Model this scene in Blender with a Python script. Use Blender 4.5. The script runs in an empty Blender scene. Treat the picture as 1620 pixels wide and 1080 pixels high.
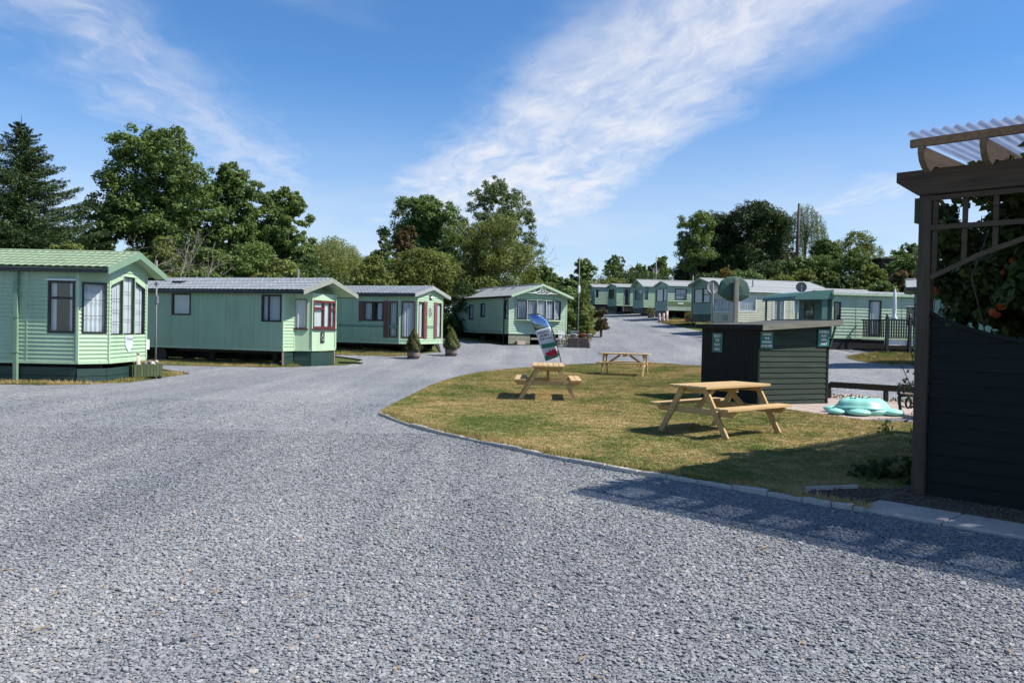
import bpy, bmesh, math, random
import numpy as np
from mathutils import Vector, Matrix
from mathutils.geometry import delaunay_2d_cdt

# ------------------------------------------------------------------ camera, sky, sun, exposure
sc = bpy.context.scene
COL = sc.collection
FPX, CX, CY = 1296.0, 810.0, 540.0
PITCH, ROLL, EYE = math.atan(23/1296), math.radians(1.2), 1.6
F_ = Vector((0, math.cos(PITCH), -math.sin(PITCH)))
U0 = Vector((0, math.sin(PITCH), math.cos(PITCH)))
R0 = Vector((1, 0, 0))
R_ = R0*math.cos(ROLL) + U0*math.sin(ROLL)
U_ = -R0*math.sin(ROLL) + U0*math.cos(ROLL)
cam = bpy.data.cameras.new('camera')
camo = bpy.data.objects.new('camera', cam); COL.objects.link(camo)
camo.matrix_world = Matrix(((R_.x, U_.x, -F_.x, 0), (R_.y, U_.y, -F_.y, 0), (R_.z, U_.z, -F_.z, EYE), (0, 0, 0, 1)))
cam.lens, cam.sensor_width, cam.clip_start, cam.clip_end = 28.8, 36, .05, 3000
sc.camera = camo

SUN_EL, SUN_A = math.radians(48.5), math.radians(9.0)       # sun to the right, a touch behind the viewer
to_sun = Vector((math.cos(SUN_EL)*math.cos(SUN_A), -math.cos(SUN_EL)*math.sin(SUN_A), math.sin(SUN_EL)))
sl = bpy.data.lights.new('sun', 'SUN'); sl.energy = 5.0; sl.angle = math.radians(.53); sl.color = (1, .955, .89)
so = bpy.data.objects.new('sun', sl); COL.objects.link(so)
so.rotation_euler = to_sun.to_track_quat('Z', 'Y').to_euler(); so.location = (30, 0, 40)
sc.view_settings.view_transform = 'Standard'; sc.view_settings.look = 'None'
sc.view_settings.exposure = 0.54; sc.view_settings.gamma = 1.0; sc.view_settings.use_curve_mapping = False
sc.cycles.use_denoising = True
sc.cycles.max_bounces = 5; sc.cycles.diffuse_bounces = 2; sc.cycles.glossy_bounces = 2
sc.cycles.transmission_bounces = 4; sc.cycles.transparent_max_bounces = 8
sc.cycles.use_adaptive_sampling = True; sc.cycles.adaptive_threshold = .02
sc.cycles.caustics_reflective = False; sc.cycles.caustics_refractive = False

def ray(px, py):
    return F_ + R_*((px-CX)/FPX) + U_*((CY-py)/FPX)
def at(px, py, Y):
    d = ray(px, py); return Vector((0, 0, EYE)) + d*(Y/d.y)
def gnd(px, py, z=0.0):
    d = ray(px, py); return Vector((0, 0, EYE)) + d*((z-EYE)/d.z)

class NT:
    """small node tree helper"""
    def __init__(s, tree): s.t = tree; s.t.nodes.clear()
    def n(s, typ, inp=None, **kw):
        nd = s.t.nodes.new(typ)
        for k, v in kw.items(): setattr(nd, k, v)
        for k, v in (inp or {}).items():
            sock = nd.inputs[k]
            if hasattr(v, 'default_value') or isinstance(v, bpy.types.NodeSocket): s.t.links.new(v, sock)
            else: sock.default_value = v
        return nd
    def link(s, a, b): s.t.links.new(a, b)
    def math(s, op, a, b=None, c=None, clamp=False):
        nd = s.t.nodes.new('ShaderNodeMath'); nd.operation = op; nd.use_clamp = clamp
        for i, v in enumerate((a, b, c)):
            if v is None: continue
            if isinstance(v, (int, float)): nd.inputs[i].default_value = v
            else: s.t.links.new(v, nd.inputs[i])
        return nd.outputs[0]
    def ramp(s, fac, stops, interp='LINEAR'):
        nd = s.t.nodes.new('ShaderNodeValToRGB'); cr = nd.color_ramp; cr.interpolation = interp
        while len(cr.elements) < len(stops): cr.elements.new(.5)
        for e, (p, c) in zip(cr.elements, stops):
            e.position = p; e.color = (c[0], c[1], c[2], 1) if not isinstance(c, (int, float)) else (c, c, c, 1)
        s.t.links.new(fac, nd.inputs[0]); return nd.outputs[0]
    def mix(s, fac, a, b, blend='MIX'):
        nd = s.t.nodes.new('ShaderNodeMix'); nd.data_type = 'RGBA'; nd.blend_type = blend
        for k, v in ((0, fac), (6, a), (7, b)):
            if isinstance(v, (int, float)): nd.inputs[k].default_value = v
            elif isinstance(v, tuple): nd.inputs[k].default_value = (*v[:3], 1)
            else: s.t.links.new(v, nd.inputs[k])
        return nd.outputs[2]

# ---- world: physical sky with thin cirrus laid out on a plane high above the place
w = bpy.data.worlds.new('World'); sc.world = w; w.use_nodes = True
w.cycles.sampling_method = 'MANUAL'; w.cycles.sample_map_resolution = 256
T = NT(w.node_tree)
sky = T.n('ShaderNodeTexSky', sky_type='NISHITA', sun_disc=False)
sky.sun_elevation = SUN_EL; sky.sun_rotation = math.radians(99.0)
sky.altitude = 100; sky.air_density = 1.0; sky.dust_density = .35; sky.ozone_density = 3.0
geo = T.n('ShaderNodeTexCoord')
sep = T.n('ShaderNodeSeparateXYZ', {0: geo.outputs['Generated']})
zz = T.math('ADD', T.math('MAXIMUM', sep.outputs[2], 0.0), .12)
cu = T.math('DIVIDE', sep.outputs[0], zz); cv = T.math('DIVIDE', sep.outputs[1], zz)
def cplane(px, py):
    d = ray(px, py).normalized(); z = max(d.z, 0)+.12; return np.array((d.x/z, d.y/z))
warp = T.n('ShaderNodeTexNoise', {'Scale': 1.3, 'Detail': 4.0, 'Roughness': .6, 'Vector': T.n('ShaderNodeCombineXYZ', {0: cu, 1: cv}).outputs[0]})
wsep = T.n('ShaderNodeSeparateXYZ', {0: warp.outputs['Color']})
def band(p, q, half, soft, wob, sx, sy, dens, seed, k0=.38, k1=.72, grow=0.0):
    a = cplane(*p); b = cplane(*q); d = (b-a); L = np.linalg.norm(d); d = d/L; nrm = np.array((-d[1], d[0]))
    def dot(v, o):
        return T.math('SUBTRACT', T.math('ADD', T.math('MULTIPLY', cu, float(v[0])), T.math('MULTIPLY', cv, float(v[1]))), float(v@o))
    al, ac = dot(d, a), dot(nrm, a)
    ac = T.math('ADD', ac, T.math('MULTIPLY', T.math('SUBTRACT', wsep.outputs[0], .5), wob))
    edge = T.n('ShaderNodeMapRange', {0: T.math('SUBTRACT', T.math('ABSOLUTE', ac), T.math('MULTIPLY', T.math('MAXIMUM', al, -.4), grow/L)), 1: half+soft, 2: half-soft, 3: 0.0, 4: 1.0}, interpolation_type='SMOOTHSTEP').outputs[0]
    endm = T.n('ShaderNodeMapRange', {0: al, 1: -.9*L, 2: -.25*L, 3: 0.0, 4: 1.0}, interpolation_type='SMOOTHSTEP').outputs[0]
    endp = T.n('ShaderNodeMapRange', {0: al, 1: 1.9*L, 2: 1.0*L, 3: 0.0, 4: 1.0}, interpolation_type='SMOOTHSTEP').outputs[0]
    vec = T.n('ShaderNodeCombineXYZ', {0: T.math('MULTIPLY', al, sx), 1: T.math('MULTIPLY', ac, sy), 2: seed}).outputs[0]
    nz = T.n('ShaderNodeTexNoise', {'Scale': 1.0, 'Detail': 6.0, 'Roughness': .62, 'Distortion': .35, 'Vector': vec}).outputs[0]
    nz2 = T.n('ShaderNodeTexNoise', {'Scale': 3.2, 'Detail': 4.0, 'Roughness': .6, 'Distortion': .6, 'Vector': vec}).outputs[0]
    nn = T.math('ADD', T.math('MULTIPLY', nz, .65), T.math('MULTIPLY', nz2, .35))
    th = T.n('ShaderNodeMapRange', {0: nn, 1: k0, 2: k1, 3: 0.0, 4: 1.0}, interpolation_type='SMOOTHSTEP').outputs[0]
    m = T.math('MULTIPLY', T.math('MULTIPLY', edge, endm), endp)
    m2 = T.math('MULTIPLY', m, T.math('ADD', T.math('MULTIPLY', th, .75), T.math('MULTIPLY', m, .25)))
    return T.math('MULTIPLY', m2, dens)
c1 = band((1190, 0), (800, 310), .25, .17, .34, 2.2, 4.2, 1.0, 1.7, .24, .74, .26)
c2 = band((120, 60), (330, 215), .16, .17, .5, 2.0, 3.6, .55, 5.2, .34, .66)
c3 = band((330, 215), (520, 330), .24, .22, .6, 1.6, 3.2, .55, 9.1, .34, .66)
c4 = band((1390, 300), (1290, 340), .20, .18, .3, 1.2, 4.0, .62, 3.3, .32, .62)
lown = T.n('ShaderNodeTexNoise', {'Scale': .8, 'Detail': 4.0, 'Roughness': .6, 'Vector': T.n('ShaderNodeCombineXYZ', {0: cu, 1: cv, 2: 4.4}).outputs[0]}).outputs[0]
cl = T.n('ShaderNodeMapRange', {0: lown, 1: .52, 2: .8, 3: 0.0, 4: .5}, interpolation_type='SMOOTHSTEP').outputs[0]
lowz = T.n('ShaderNodeMapRange', {0: sep.outputs[2], 1: .30, 2: .04, 3: 0.0, 4: .75}, interpolation_type='SMOOTHSTEP').outputs[0]
lowc = T.math('MULTIPLY', lowz, T.math('ADD', lown, .2))
call = T.math('MAXIMUM', T.math('MAXIMUM', T.math('MAXIMUM', c1, c2), T.math('MAXIMUM', c3, c4)), T.math('MAXIMUM', cl, lowc))
call = T.math('MULTIPLY', T.math('MINIMUM', call, .92), T.math('GREATER_THAN', sep.outputs[2], -.02))
skyc = T.mix(1.0, sky.outputs[0], (.72, 1.16, 1.54), 'MULTIPLY')
bgs = T.n('ShaderNodeBackground', {'Color': skyc, 'Strength': .073})
bgc = T.n('ShaderNodeBackground', {'Color': (.89, .90, .95, 1), 'Strength': .70})
mixw = T.n('ShaderNodeMixShader', {0: call, 1: bgs.outputs[0], 2: bgc.outputs[0]})
T.link(mixw.outputs[0], T.n('ShaderNodeOutputWorld').inputs[0])

# ------------------------------------------------------------------ object helpers
def tag(o, label=None, cat=None, group=None, kind=None):
    if label: o['label'] = label
    if cat: o['category'] = cat
    if group: o['group'] = group
    if kind: o['kind'] = kind
    return o
def empty(name, loc=(0, 0, 0), rz=0.0, label=None, cat=None, group=None):
    o = bpy.data.objects.new(name, None); COL.objects.link(o)
    o.location = loc; o.rotation_euler = (0, 0, rz); o.empty_display_size = .2
    return tag(o, label, cat, group)
def link(name, me, mat=None, parent=None, loc=None, rot=None):
    o = bpy.data.objects.new(name, me); COL.objects.link(o)
    if mat is not None and not me.materials: me.materials.append(mat)
    if parent is not None: o.parent = parent
    if loc is not None: o.location = loc
    if rot is not None: o.rotation_euler = rot
    return o
def npmesh(name, V, Fq, smooth=False):
    """V (n,3), Fq (m,k) with one constant k"""
    V = np.asarray(V, np.float32); Fq = np.asarray(Fq, np.int32); k = Fq.shape[1]
    me = bpy.data.meshes.new(name)
    me.vertices.add(len(V)); me.vertices.foreach_set('co', V.ravel())
    me.loops.add(Fq.size); me.loops.foreach_set('vertex_index', Fq.ravel())
    me.polygons.add(len(Fq)); me.polygons.foreach_set('loop_start', np.arange(0, Fq.size, k, dtype=np.int32))
    if smooth: me.polygons.foreach_set('use_smooth', np.ones(len(Fq), bool))
    me.update(calc_edges=True)
    return me

class MB:
    def __init__(s): s.v, s.f = [], []
    def add(s, vs, fs):
        b = len(s.v); s.v += [tuple(p) for p in vs]; s.f += [tuple(i+b for i in f) for f in fs]; return s
    def box(s, x0, x1, y0, y1, z0, z1, fr=None):
        vs = [(x, y, z) for z in (z0, z1) for y in (y0, y1) for x in (x0, x1)]
        if fr: vs = [fr(*p) for p in vs]
        return s.add(vs, [(0, 2, 3, 1), (4, 5, 7, 6), (0, 1, 5, 4), (2, 6, 7, 3), (0, 4, 6, 2), (1, 3, 7, 5)])
    def bar(s, a, b, w, h, up=(0, 0, 1)):
        """box beam from a to b, w wide across, h along up"""
        a, b = Vector(a), Vector(b); d = (b-a).normalized(); up = Vector(up)
        sd = d.cross(up)
        if sd.length < 1e-4: sd = d.cross(Vector((1, 0, 0)))
        sd.normalize(); up = sd.cross(d).normalized()
        vs = []
        for p in (a, b):
            for i, j in ((-1, -1), (1, -1), (1, 1), (-1, 1)): vs.append(p + sd*(i*w/2) + up*(j*h/2))
        return s.add(vs, [(0, 1, 2, 3), (7, 6, 5, 4), (0, 4, 5, 1), (1, 5, 6, 2), (2, 6, 7, 3), (3, 7, 4, 0)])
    def tube(s, pts, rad, n=8, cap=True):
        pts = [Vector(p) for p in pts]; rad = rad if isinstance(rad, (list, tuple)) else [rad]*len(pts)
        b = len(s.v); ref = Vector((0, 0, 1))
        for i, p in enumerate(pts):
            d = (pts[min(i+1, len(pts)-1)] - pts[max(i-1, 0)])
            d = d.normalized() if d.length > 1e-9 else Vector((0, 0, 1))
            if abs(d.dot(ref)) > .95: ref = Vector((1, 0, 0)) if abs(d.x) < .9 else Vector((0, 1, 0))
            u = d.cross(ref).normalized(); v = d.cross(u).normalized()
            for k in range(n):
                t = 2*math.pi*k/n; s.v.append(tuple(p + (u*math.cos(t) + v*math.sin(t))*rad[i]))
        for i in range(len(pts)-1):
            for k in range(n):
                a = b+i*n+k; c = b+i*n+(k+1) % n; s.f.append((a, c, c+n, a+n))
        if cap:
            s.f.append(tuple(b+k for k in range(n))); s.f.append(tuple(b+(len(pts)-1)*n+k for k in reversed(range(n))))
        return s
    def lathe(s, prof, n=20, c=(0, 0, 0)):
        b = len(s.v)
        for r, z in prof:
            for k in range(n):
                t = 2*math.pi*k/n; s.v.append((c[0]+r*math.cos(t), c[1]+r*math.sin(t), c[2]+z))
        for i in range(len(prof)-1):
            for k in range(n):
                a = b+i*n+k; d = b+i*n+(k+1) % n; s.f.append((a, d, d+n, a+n))
        s.f.append(tuple(b+k for k in reversed(range(n)))); s.f.append(tuple(b+(len(prof)-1)*n+k for k in range(n)))
        return s
    def prism(s, poly, fr, t0, t1):
        """poly 2-D (a,b); fr(a,b,t) -> point; extruded from t0 to t1"""
        n = len(poly); vs = [fr(a, b, t0) for a, b in poly] + [fr(a, b, t1) for a, b in poly]
        fs = [tuple(range(n)), tuple(reversed(range(n, 2*n)))] + [(i, i+n, (i+1) % n+n, (i+1) % n) for i in range(n)]
        return s.add(vs, fs)
    def mesh(s, name, smooth=False, recalc=True, bevel=0):
        me = bpy.data.meshes.new(name); me.from_pydata(s.v, [], s.f)
        if recalc or bevel:
            bm = bmesh.new(); bm.from_mesh(me)
            if recalc: bmesh.ops.recalc_face_normals(bm, faces=bm.faces)
            if bevel: bmesh.ops.bevel(bm, geom=[e for e in bm.edges], offset=bevel, segments=1, affect='EDGES', clamp_overlap=True)
            bm.to_mesh(me); bm.free()
        if smooth:
            me.polygons.foreach_set('use_smooth', [True]*len(me.polygons))
        me.update(); return me
    def build(s, name, mat, parent=None, smooth=False, bevel=0, recalc=True, loc=None, rot=None):
        return link(name, s.mesh(name, smooth, recalc, bevel), mat, parent, loc, rot)

def text_mesh(body, size, name='lettering', align='CENTER', shear=0.0, space=1.0, extrude=.001, bold=0.0):
    cu_ = bpy.data.curves.new(name, 'FONT'); cu_.body = body; cu_.size = size; cu_.align_x = align; cu_.align_y = 'CENTER'
    cu_.extrude = extrude; cu_.shear = shear; cu_.space_line = space; cu_.resolution_u = 3; cu_.offset = bold
    o = bpy.data.objects.new(name, cu_); COL.objects.link(o)
    dg = bpy.context.evaluated_depsgraph_get()
    me = bpy.data.meshes.new_from_object(o.evaluated_get(dg)); me.name = name; me.materials.clear()
    bpy.data.objects.remove(o); bpy.data.curves.remove(cu_)
    return me
def xform(me, fr):
    """map mesh coordinates (x right, y up, z out) through fr"""
    n = len(me.vertices); c = np.empty(n*3, np.float32); me.vertices.foreach_get('co', c); c = c.reshape(-1, 3)
    me.vertices.foreach_set('co', np.array([tuple(fr(*map(float, p))) for p in c], np.float32).ravel()); me.update(); return me

# ------------------------------------------------------------------ materials
MATS = {}
def surf(name, col, rough=.6, var=.12, scale=4.0, bump=0.0, bscale=60.0, metal=0.0, spec=.5, streak=None, dirt=None, dscale=1.5, coords='Object', trans=0.0):
    m = bpy.data.materials.new(name); m.use_nodes = True; t = NT(m.node_tree); MATS[name] = m
    tc = t.n('ShaderNodeTexCoord'); vec = tc.outputs[coords]
    if streak: vec = t.n('ShaderNodeMapping', {'Vector': vec, 'Scale': streak}).outputs[0]
    nz = t.n('ShaderNodeTexNoise', {'Vector': vec, 'Scale': scale, 'Detail': 6.0, 'Roughness': .62}).outputs[0]
    lo = tuple(max(0, c*(1-var)) for c in col); hi = tuple(min(1, c*(1+var)) for c in col)
    c = t.ramp(nz, [(.3, lo), (.7, hi)])
    if dirt:
        dn = t.n('ShaderNodeTexNoise', {'Vector': tc.outputs['Object'], 'Scale': dscale, 'Detail': 8.0, 'Roughness': .7}).outputs[0]
        c = t.mix(t.n('ShaderNodeMapRange', {0: dn, 1: .52, 2: .74, 3: 0.0, 4: dirt[3]}).outputs[0], c, dirt[:3])
    if 'siding' in name or 'panel' in name:
        vn = t.n('ShaderNodeTexNoise', {'Vector': t.n('ShaderNodeMapping', {'Vector': tc.outputs['Object'], 'Scale': (5, 5, .35)}).outputs[0], 'Scale': 1.0, 'Detail': 5.0, 'Roughness': .6}).outputs[0]
        c = t.mix(t.n('ShaderNodeMapRange', {0: vn, 1: .48, 2: .72, 3: 0.0, 4: .38}).outputs[0], c, tuple(x*.62 for x in col))
    b = t.n('ShaderNodeBsdfPrincipled', {'Base Color': c, 'Roughness': rough, 'Metallic': metal})
    b.inputs['Specular IOR Level'].default_value = spec
    if bump:
        bn = t.n('ShaderNodeTexNoise', {'Vector': vec, 'Scale': bscale, 'Detail': 4.0}).outputs[0]
        t.link(t.n('ShaderNodeBump', {'Height': bn, 'Strength': bump, 'Distance': .02}).outputs[0], b.inputs['Normal'])
    out = b.outputs[0]
    if trans:
        tr = t.n('ShaderNodeBsdfTranslucent', {'Color': c}); out = t.n('ShaderNodeMixShader', {0: trans, 1: out, 2: tr.outputs[0]}).outputs[0]
    t.link(out, t.n('ShaderNodeOutputMaterial').inputs[0]); return m

def wood(name, c0, c1, rough=.75, axis=0, gscale=1.0):
    m = bpy.data.materials.new(name); m.use_nodes = True; t = NT(m.node_tree)
    tc = t.n('ShaderNodeTexCoord'); oi = t.n('ShaderNodeObjectInfo')
    sc_ = [26.0*gscale]*3; sc_[axis] = 1.2*gscale
    v = t.n('ShaderNodeVectorMath', {0: tc.outputs['Object'], 1: t.n('ShaderNodeCombineXYZ', {0: t.math('MULTIPLY', oi.outputs['Random'], 31.0), 1: t.math('MULTIPLY', oi.outputs['Random'], 17.0), 2: 0.0}).outputs[0]}, operation='ADD').outputs[0]
    mp = t.n('ShaderNodeMapping', {'Vector': v, 'Scale': sc_}).outputs[0]
    nz = t.n('ShaderNodeTexNoise', {'Vector': mp, 'Scale': 1.0, 'Detail': 5.0, 'Roughness': .6, 'Distortion': .8}).outputs[0]
    big = t.n('ShaderNodeTexNoise', {'Vector': v, 'Scale': 2.0, 'Detail': 3.0}).outputs[0]
    c = t.ramp(t.math('ADD', t.math('MULTIPLY', nz, .7), t.math('MULTIPLY', big, .3)), [(.32, c0), (.66, c1)])
    kn = t.n('ShaderNodeTexVoronoi', {'Vector': t.n('ShaderNodeMapping', {'Vector': v, 'Scale': [6 if i != axis else 2.2 for i in range(3)]}).outputs[0], 'Scale': 1.0}).outputs[0]
    c = t.mix(t.n('ShaderNodeMapRange', {0: kn, 1: .11, 2: .05, 3: 0.0, 4: .6}).outputs[0], c, tuple(x*.35 for x in c0))
    c = t.mix(t.math('MULTIPLY', oi.outputs['Random'], .3), c, tuple(x*.7 for x in c0))
    b = t.n('ShaderNodeBsdfPrincipled', {'Base Color': c, 'Roughness': rough})
    b.inputs['Specular IOR Level'].default_value = .3
    t.link(t.n('ShaderNodeBump', {'Height': nz, 'Strength': .25, 'Distance': .006}).outputs[0], b.inputs['Normal'])
    t.link(b.outputs[0], t.n('ShaderNodeOutputMaterial').inputs[0]); return m

def leafmat(name, dark, light, trans=.35, rough=.55, tint=None, gloss=.25):
    m = bpy.data.materials.new(name); m.use_nodes = True; t = NT(m.node_tree)
    g = t.n('ShaderNodeNewGeometry'); tc = t.n('ShaderNodeTexCoord')
    r = g.outputs['Random Per Island']
    nz = t.n('ShaderNodeTexNoise', {'Vector': tc.outputs['Object'], 'Scale': .55, 'Detail': 4.0}).outputs[0]
    f = t.math('ADD', t.math('MULTIPLY', r, .55), t.math('MULTIPLY', nz, .45))
    st = [(.2, dark), (.75, light)]
    if tint: st.append((.93, tint))
    c = t.ramp(f, st)
    d = t.n('ShaderNodeBsdfPrincipled', {'Base Color': c, 'Roughness': rough}); d.inputs['Specular IOR Level'].default_value = gloss
    tr = t.n('ShaderNodeBsdfTranslucent', {'Color': t.mix(.5, c, (light[0]*1.3, light[1]*1.25, light[2]*.6))})
    t.link(t.n('ShaderNodeMixShader', {0: trans, 1: d.outputs[0], 2: tr.outputs[0]}).outputs[0], t.n('ShaderNodeOutputMaterial').inputs[0]); return m

def glassmat(name, tint=(.9, .95, .97), refl=.08):
    m = bpy.data.materials.new(name); m.use_nodes = True; t = NT(m.node_tree)
    fr = t.math('POWER', t.n('ShaderNodeLayerWeight', {'Blend': .5}).outputs['Facing'], 5.0)
    tr = t.n('ShaderNodeBsdfTransparent', {'Color': (*tint, 1)}); gl = t.n('ShaderNodeBsdfGlossy', {'Color': (.95, .97, 1, 1), 'Roughness': .03})
    f = t.math('ADD', t.math('MULTIPLY', fr, .9), refl, clamp=True)
    t.link(t.n('ShaderNodeMixShader', {0: f, 1: tr.outputs[0], 2: gl.outputs[0]}).outputs[0], t.n('ShaderNodeOutputMaterial').inputs[0]); return m

# caravan paints
PALE = surf('pale green siding', (.362, .492, .322), .45, .06, 1.2, dirt=(.20, .27, .17, .35), dscale=.9)
PALE2 = surf('pale green panel', (.41, .545, .36), .4, .05, 1.0, dirt=(.26, .33, .22, .25))
MINT = surf('mint green siding', (.37, .475, .335), .45, .06, 1.2, dirt=(.17, .25, .18, .35), dscale=.8)
GREEN = surf('mid green siding', (.17, .275, .205), .45, .07, 1.2, dirt=(.12, .18, .13, .3))
GREEN3 = surf('shade toned green siding', (.22, .335, .245), .5, .08, 1.2, dirt=(.13, .19, .12, .35))  # darker copy of the greens; shade of the far fronts put into it
TEAL = surf('teal green paint', (.065, .155, .13), .5, .08, 2.0)
BEIGE = surf('cream siding', (.52, .51, .37), .5, .07, 1.2, dirt=(.30, .29, .2, .3))
SAGE = surf('sage trim', (.17, .265, .175), .5, .08, 2.0)
OLIVE = surf('olive stripe', (.14, .19, .08), .5, .08, 2.0)
TILEG = surf('green tile roof', (.27, .345, .215), .7, .16, 9.0, bump=.2, dirt=(.15, .17, .10, .6), dscale=2.5)
TILEGREY = surf('grey tile roof', (.36, .375, .375), .65, .15, 9.0, bump=.2, dirt=(.19, .20, .18, .6), dscale=2.0)
ROOFW = surf('weathered white roof', (.29, .295, .285), .6, .12, 3.0, dirt=(.28, .29, .26, .5))
BARGE = surf('weathered bargeboard', (.24, .255, .21), .7, .15, 5.0, dirt=(.12, .13, .10, .5))
WHITE = surf('white paint', (.72, .73, .71), .5, .05, 3.0)
WHITEPL = surf('white plastic', (.78, .79, .78), .35, .04, 3.0)
BLACKF = surf('dark window frame', (.012, .016, .014), .4, .2, 5.0)
BROWNF = surf('brown window frame', (.055, .022, .018), .45, .2, 5.0)
REDF = surf('mahogany window frame', (.10, .018, .014), .4, .2, 6.0)
SHUT = surf('terracotta shutter', (.155, .068, .056), .65, .1, 6.0)
SKIRT = surf('dark green skirting', (.014, .042, .032), .55, .2, 4.0)
SKIRTG = surf('grey weathered skirting', (.20, .205, .15), .75, .2, 4.0, streak=(1, 1, 8))
BLACK = surf('black steel', (.012, .012, .012), .5, .2, 5.0)
GALV = surf('galvanised steel', (.42, .43, .43), .4, .12, 8.0, metal=.7)
CONC = surf('concrete', (.34, .33, .30), .9, .15, 6.0, bump=.4, bscale=90, dirt=(.16, .155, .13, .5))
GUTT = surf('black gutter', (.010, .014, .013), .35, .2, 4.0)
INSIDE = surf('dark interior', (.05, .045, .04), .9, .2, 3.0)
CURT = surf('net curtain', (.80, .81, .80), .9, .03, 4.0, trans=.3)
CURTD = surf('lined curtain', (.50, .51, .52), .9, .05, 4.0, trans=.2)
GLASS = glassmat('window glass')

# ------------------------------------------------------------------ terrain
def ss(a, b, x):
    t = np.clip((x-a)/(b-a), 0, 1); return t*t*(3-2*t)
def zf(x, y):
    x = np.asarray(x, float); y = np.asarray(y, float)
    r = np.maximum(0, y-34)*.058; r = np.where(y > 95, 61*.058+(y-95)*.03, r)
    r = r*ss(-26, -6, x - (y-34)*.1) if True else r
    r = r + .055*np.clip(x-5, 0, 10)*ss(20, 30, y)
    return r + 4.2*ss(62, 82, y)*ss(17, 25, x)
def Z(x, y): return float(zf(x, y))
def gndt(px, py):
    d = ray(px, py); t = 2.0; prev = t
    while t < 400:
        p = Vector((0, 0, EYE)) + d*t
        if p.z <= Z(p.x, p.y): break
        prev = t; t += .25
    for _ in range(20):
        m = (prev+t)/2; p = Vector((0, 0, EYE)) + d*m
        if p.z <= Z(p.x, p.y): t = m
        else: prev = m
    return Vector((0, 0, EYE)) + d*t

def inpoly(P, poly):
    x, y = P[:, 0], P[:, 1]; c = np.zeros(len(P), bool); n = len(poly)
    for i in range(n):
        x0, y0 = poly[i]; x1, y1 = poly[(i+1) % n]
        if y0 == y1: continue
        m = ((y0 > y) != (y1 > y)) & (x < (x1-x0)*(y-y0)/(y1-y0)+x0); c ^= m
    return c

def draped(name, poly, off, mat, step=1.5, thick=0.0):
    bm = bmesh.new()
    n = len(poly); vo, eo, fo, *_ = delaunay_2d_cdt([Vector(p) for p in poly], [(i, (i+1) % n) for i in range(n)], [list(range(n))], 1, 1e-5)
    bv = [bm.verts.new((p.x, p.y, 0)) for p in vo]
    for f in fo:
        a, b, c = (vo[i] for i in f[:3]); up_ = (b-a).cross(c-a) if False else (b.x-a.x)*(c.y-a.y)-(b.y-a.y)*(c.x-a.x)
        bm.faces.new([bv[i] for i in (f if up_ > 0 else f[::-1])])
    xs = [p[0] for p in poly]; ys = [p[1] for p in poly]
    for ax, lo, hi in ((0, min(xs), max(xs)), (1, min(ys), max(ys))):
        k = math.ceil(lo/step)*step
        while k < hi:
            co = [0, 0, 0]; co[ax] = k; no = [0, 0, 0]; no[ax] = 1
            bmesh.ops.bisect_plane(bm, geom=bm.verts[:]+bm.edges[:]+bm.faces[:], plane_co=co, plane_no=no); k += step
    for v in bm.verts: v.co.z = Z(v.co.x, v.co.y)+off
    if thick:
        be = [e for e in bm.edges if len(e.link_faces) == 1]
        r = bmesh.ops.extrude_edge_only(bm, edges=be)
        for v in [g for g in r['geom'] if isinstance(g, bmesh.types.BMVert)]: v.co.z -= thick
    bm.normal_update(); bad = [f for f in bm.faces if f.normal.z < -.2]
    if bad: bmesh.ops.reverse_faces(bm, faces=bad)
    me = bpy.data.meshes.new(name); bm.to_mesh(me); bm.free()
    return link(name, me, mat)

def smoothpoly(pts, it=2):
    """open chain corner cutting"""
    for _ in range(it):
        o = [pts[0]]
        for a, b in zip(pts, pts[1:]):
            o += [(a[0]*.75+b[0]*.25, a[1]*.75+b[1]*.25), (a[0]*.25+b[0]*.75, a[1]*.25+b[1]*.75)]
        pts = o+[pts[-1]]
    return pts

# ---- ground materials
def grass_colour(t, vec):
    n1 = t.n('ShaderNodeTexNoise', {'Vector': vec, 'Scale': .42, 'Detail': 5.0, 'Roughness': .62, 'Distortion': .6}).outputs[0]
    n2 = t.n('ShaderNodeTexNoise', {'Vector': vec, 'Scale': 2.6, 'Detail': 4.0, 'Roughness': .65}).outputs[0]
    return t.math('ADD', t.math('MULTIPLY', n1, .62), t.math('MULTIPLY', n2, .38))
DRY = [(.34, (.08, .122, .028)), (.43, (.155, .172, .052)), (.51, (.27, .225, .092)), (.62, (.42, .31, .15))]
def mat_grass(name, stops, bump=.6):
    m = bpy.data.materials.new(name); m.use_nodes = True; t = NT(m.node_tree)
    g = t.n('ShaderNodeNewGeometry'); vec = g.outputs['Position']
    c = t.ramp(grass_colour(t, vec), stops)
    f = t.n('ShaderNodeTexNoise', {'Vector': vec, 'Scale': 45.0, 'Detail': 5.0, 'Roughness': .7}).outputs[0]
    c = t.mix(.6, c, t.ramp(f, [(.3, .55), (.7, 1.35)]), 'MULTIPLY')
    b = t.n('ShaderNodeBsdfPrincipled', {'Base Color': c, 'Roughness': .95}); b.inputs['Specular IOR Level'].default_value = .1
    t.link(t.n('ShaderNodeBump', {'Height': f, 'Strength': bump, 'Distance': .03}).outputs[0], b.inputs['Normal'])
    t.link(b.outputs[0], t.n('ShaderNodeOutputMaterial').inputs[0]); return m
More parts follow.
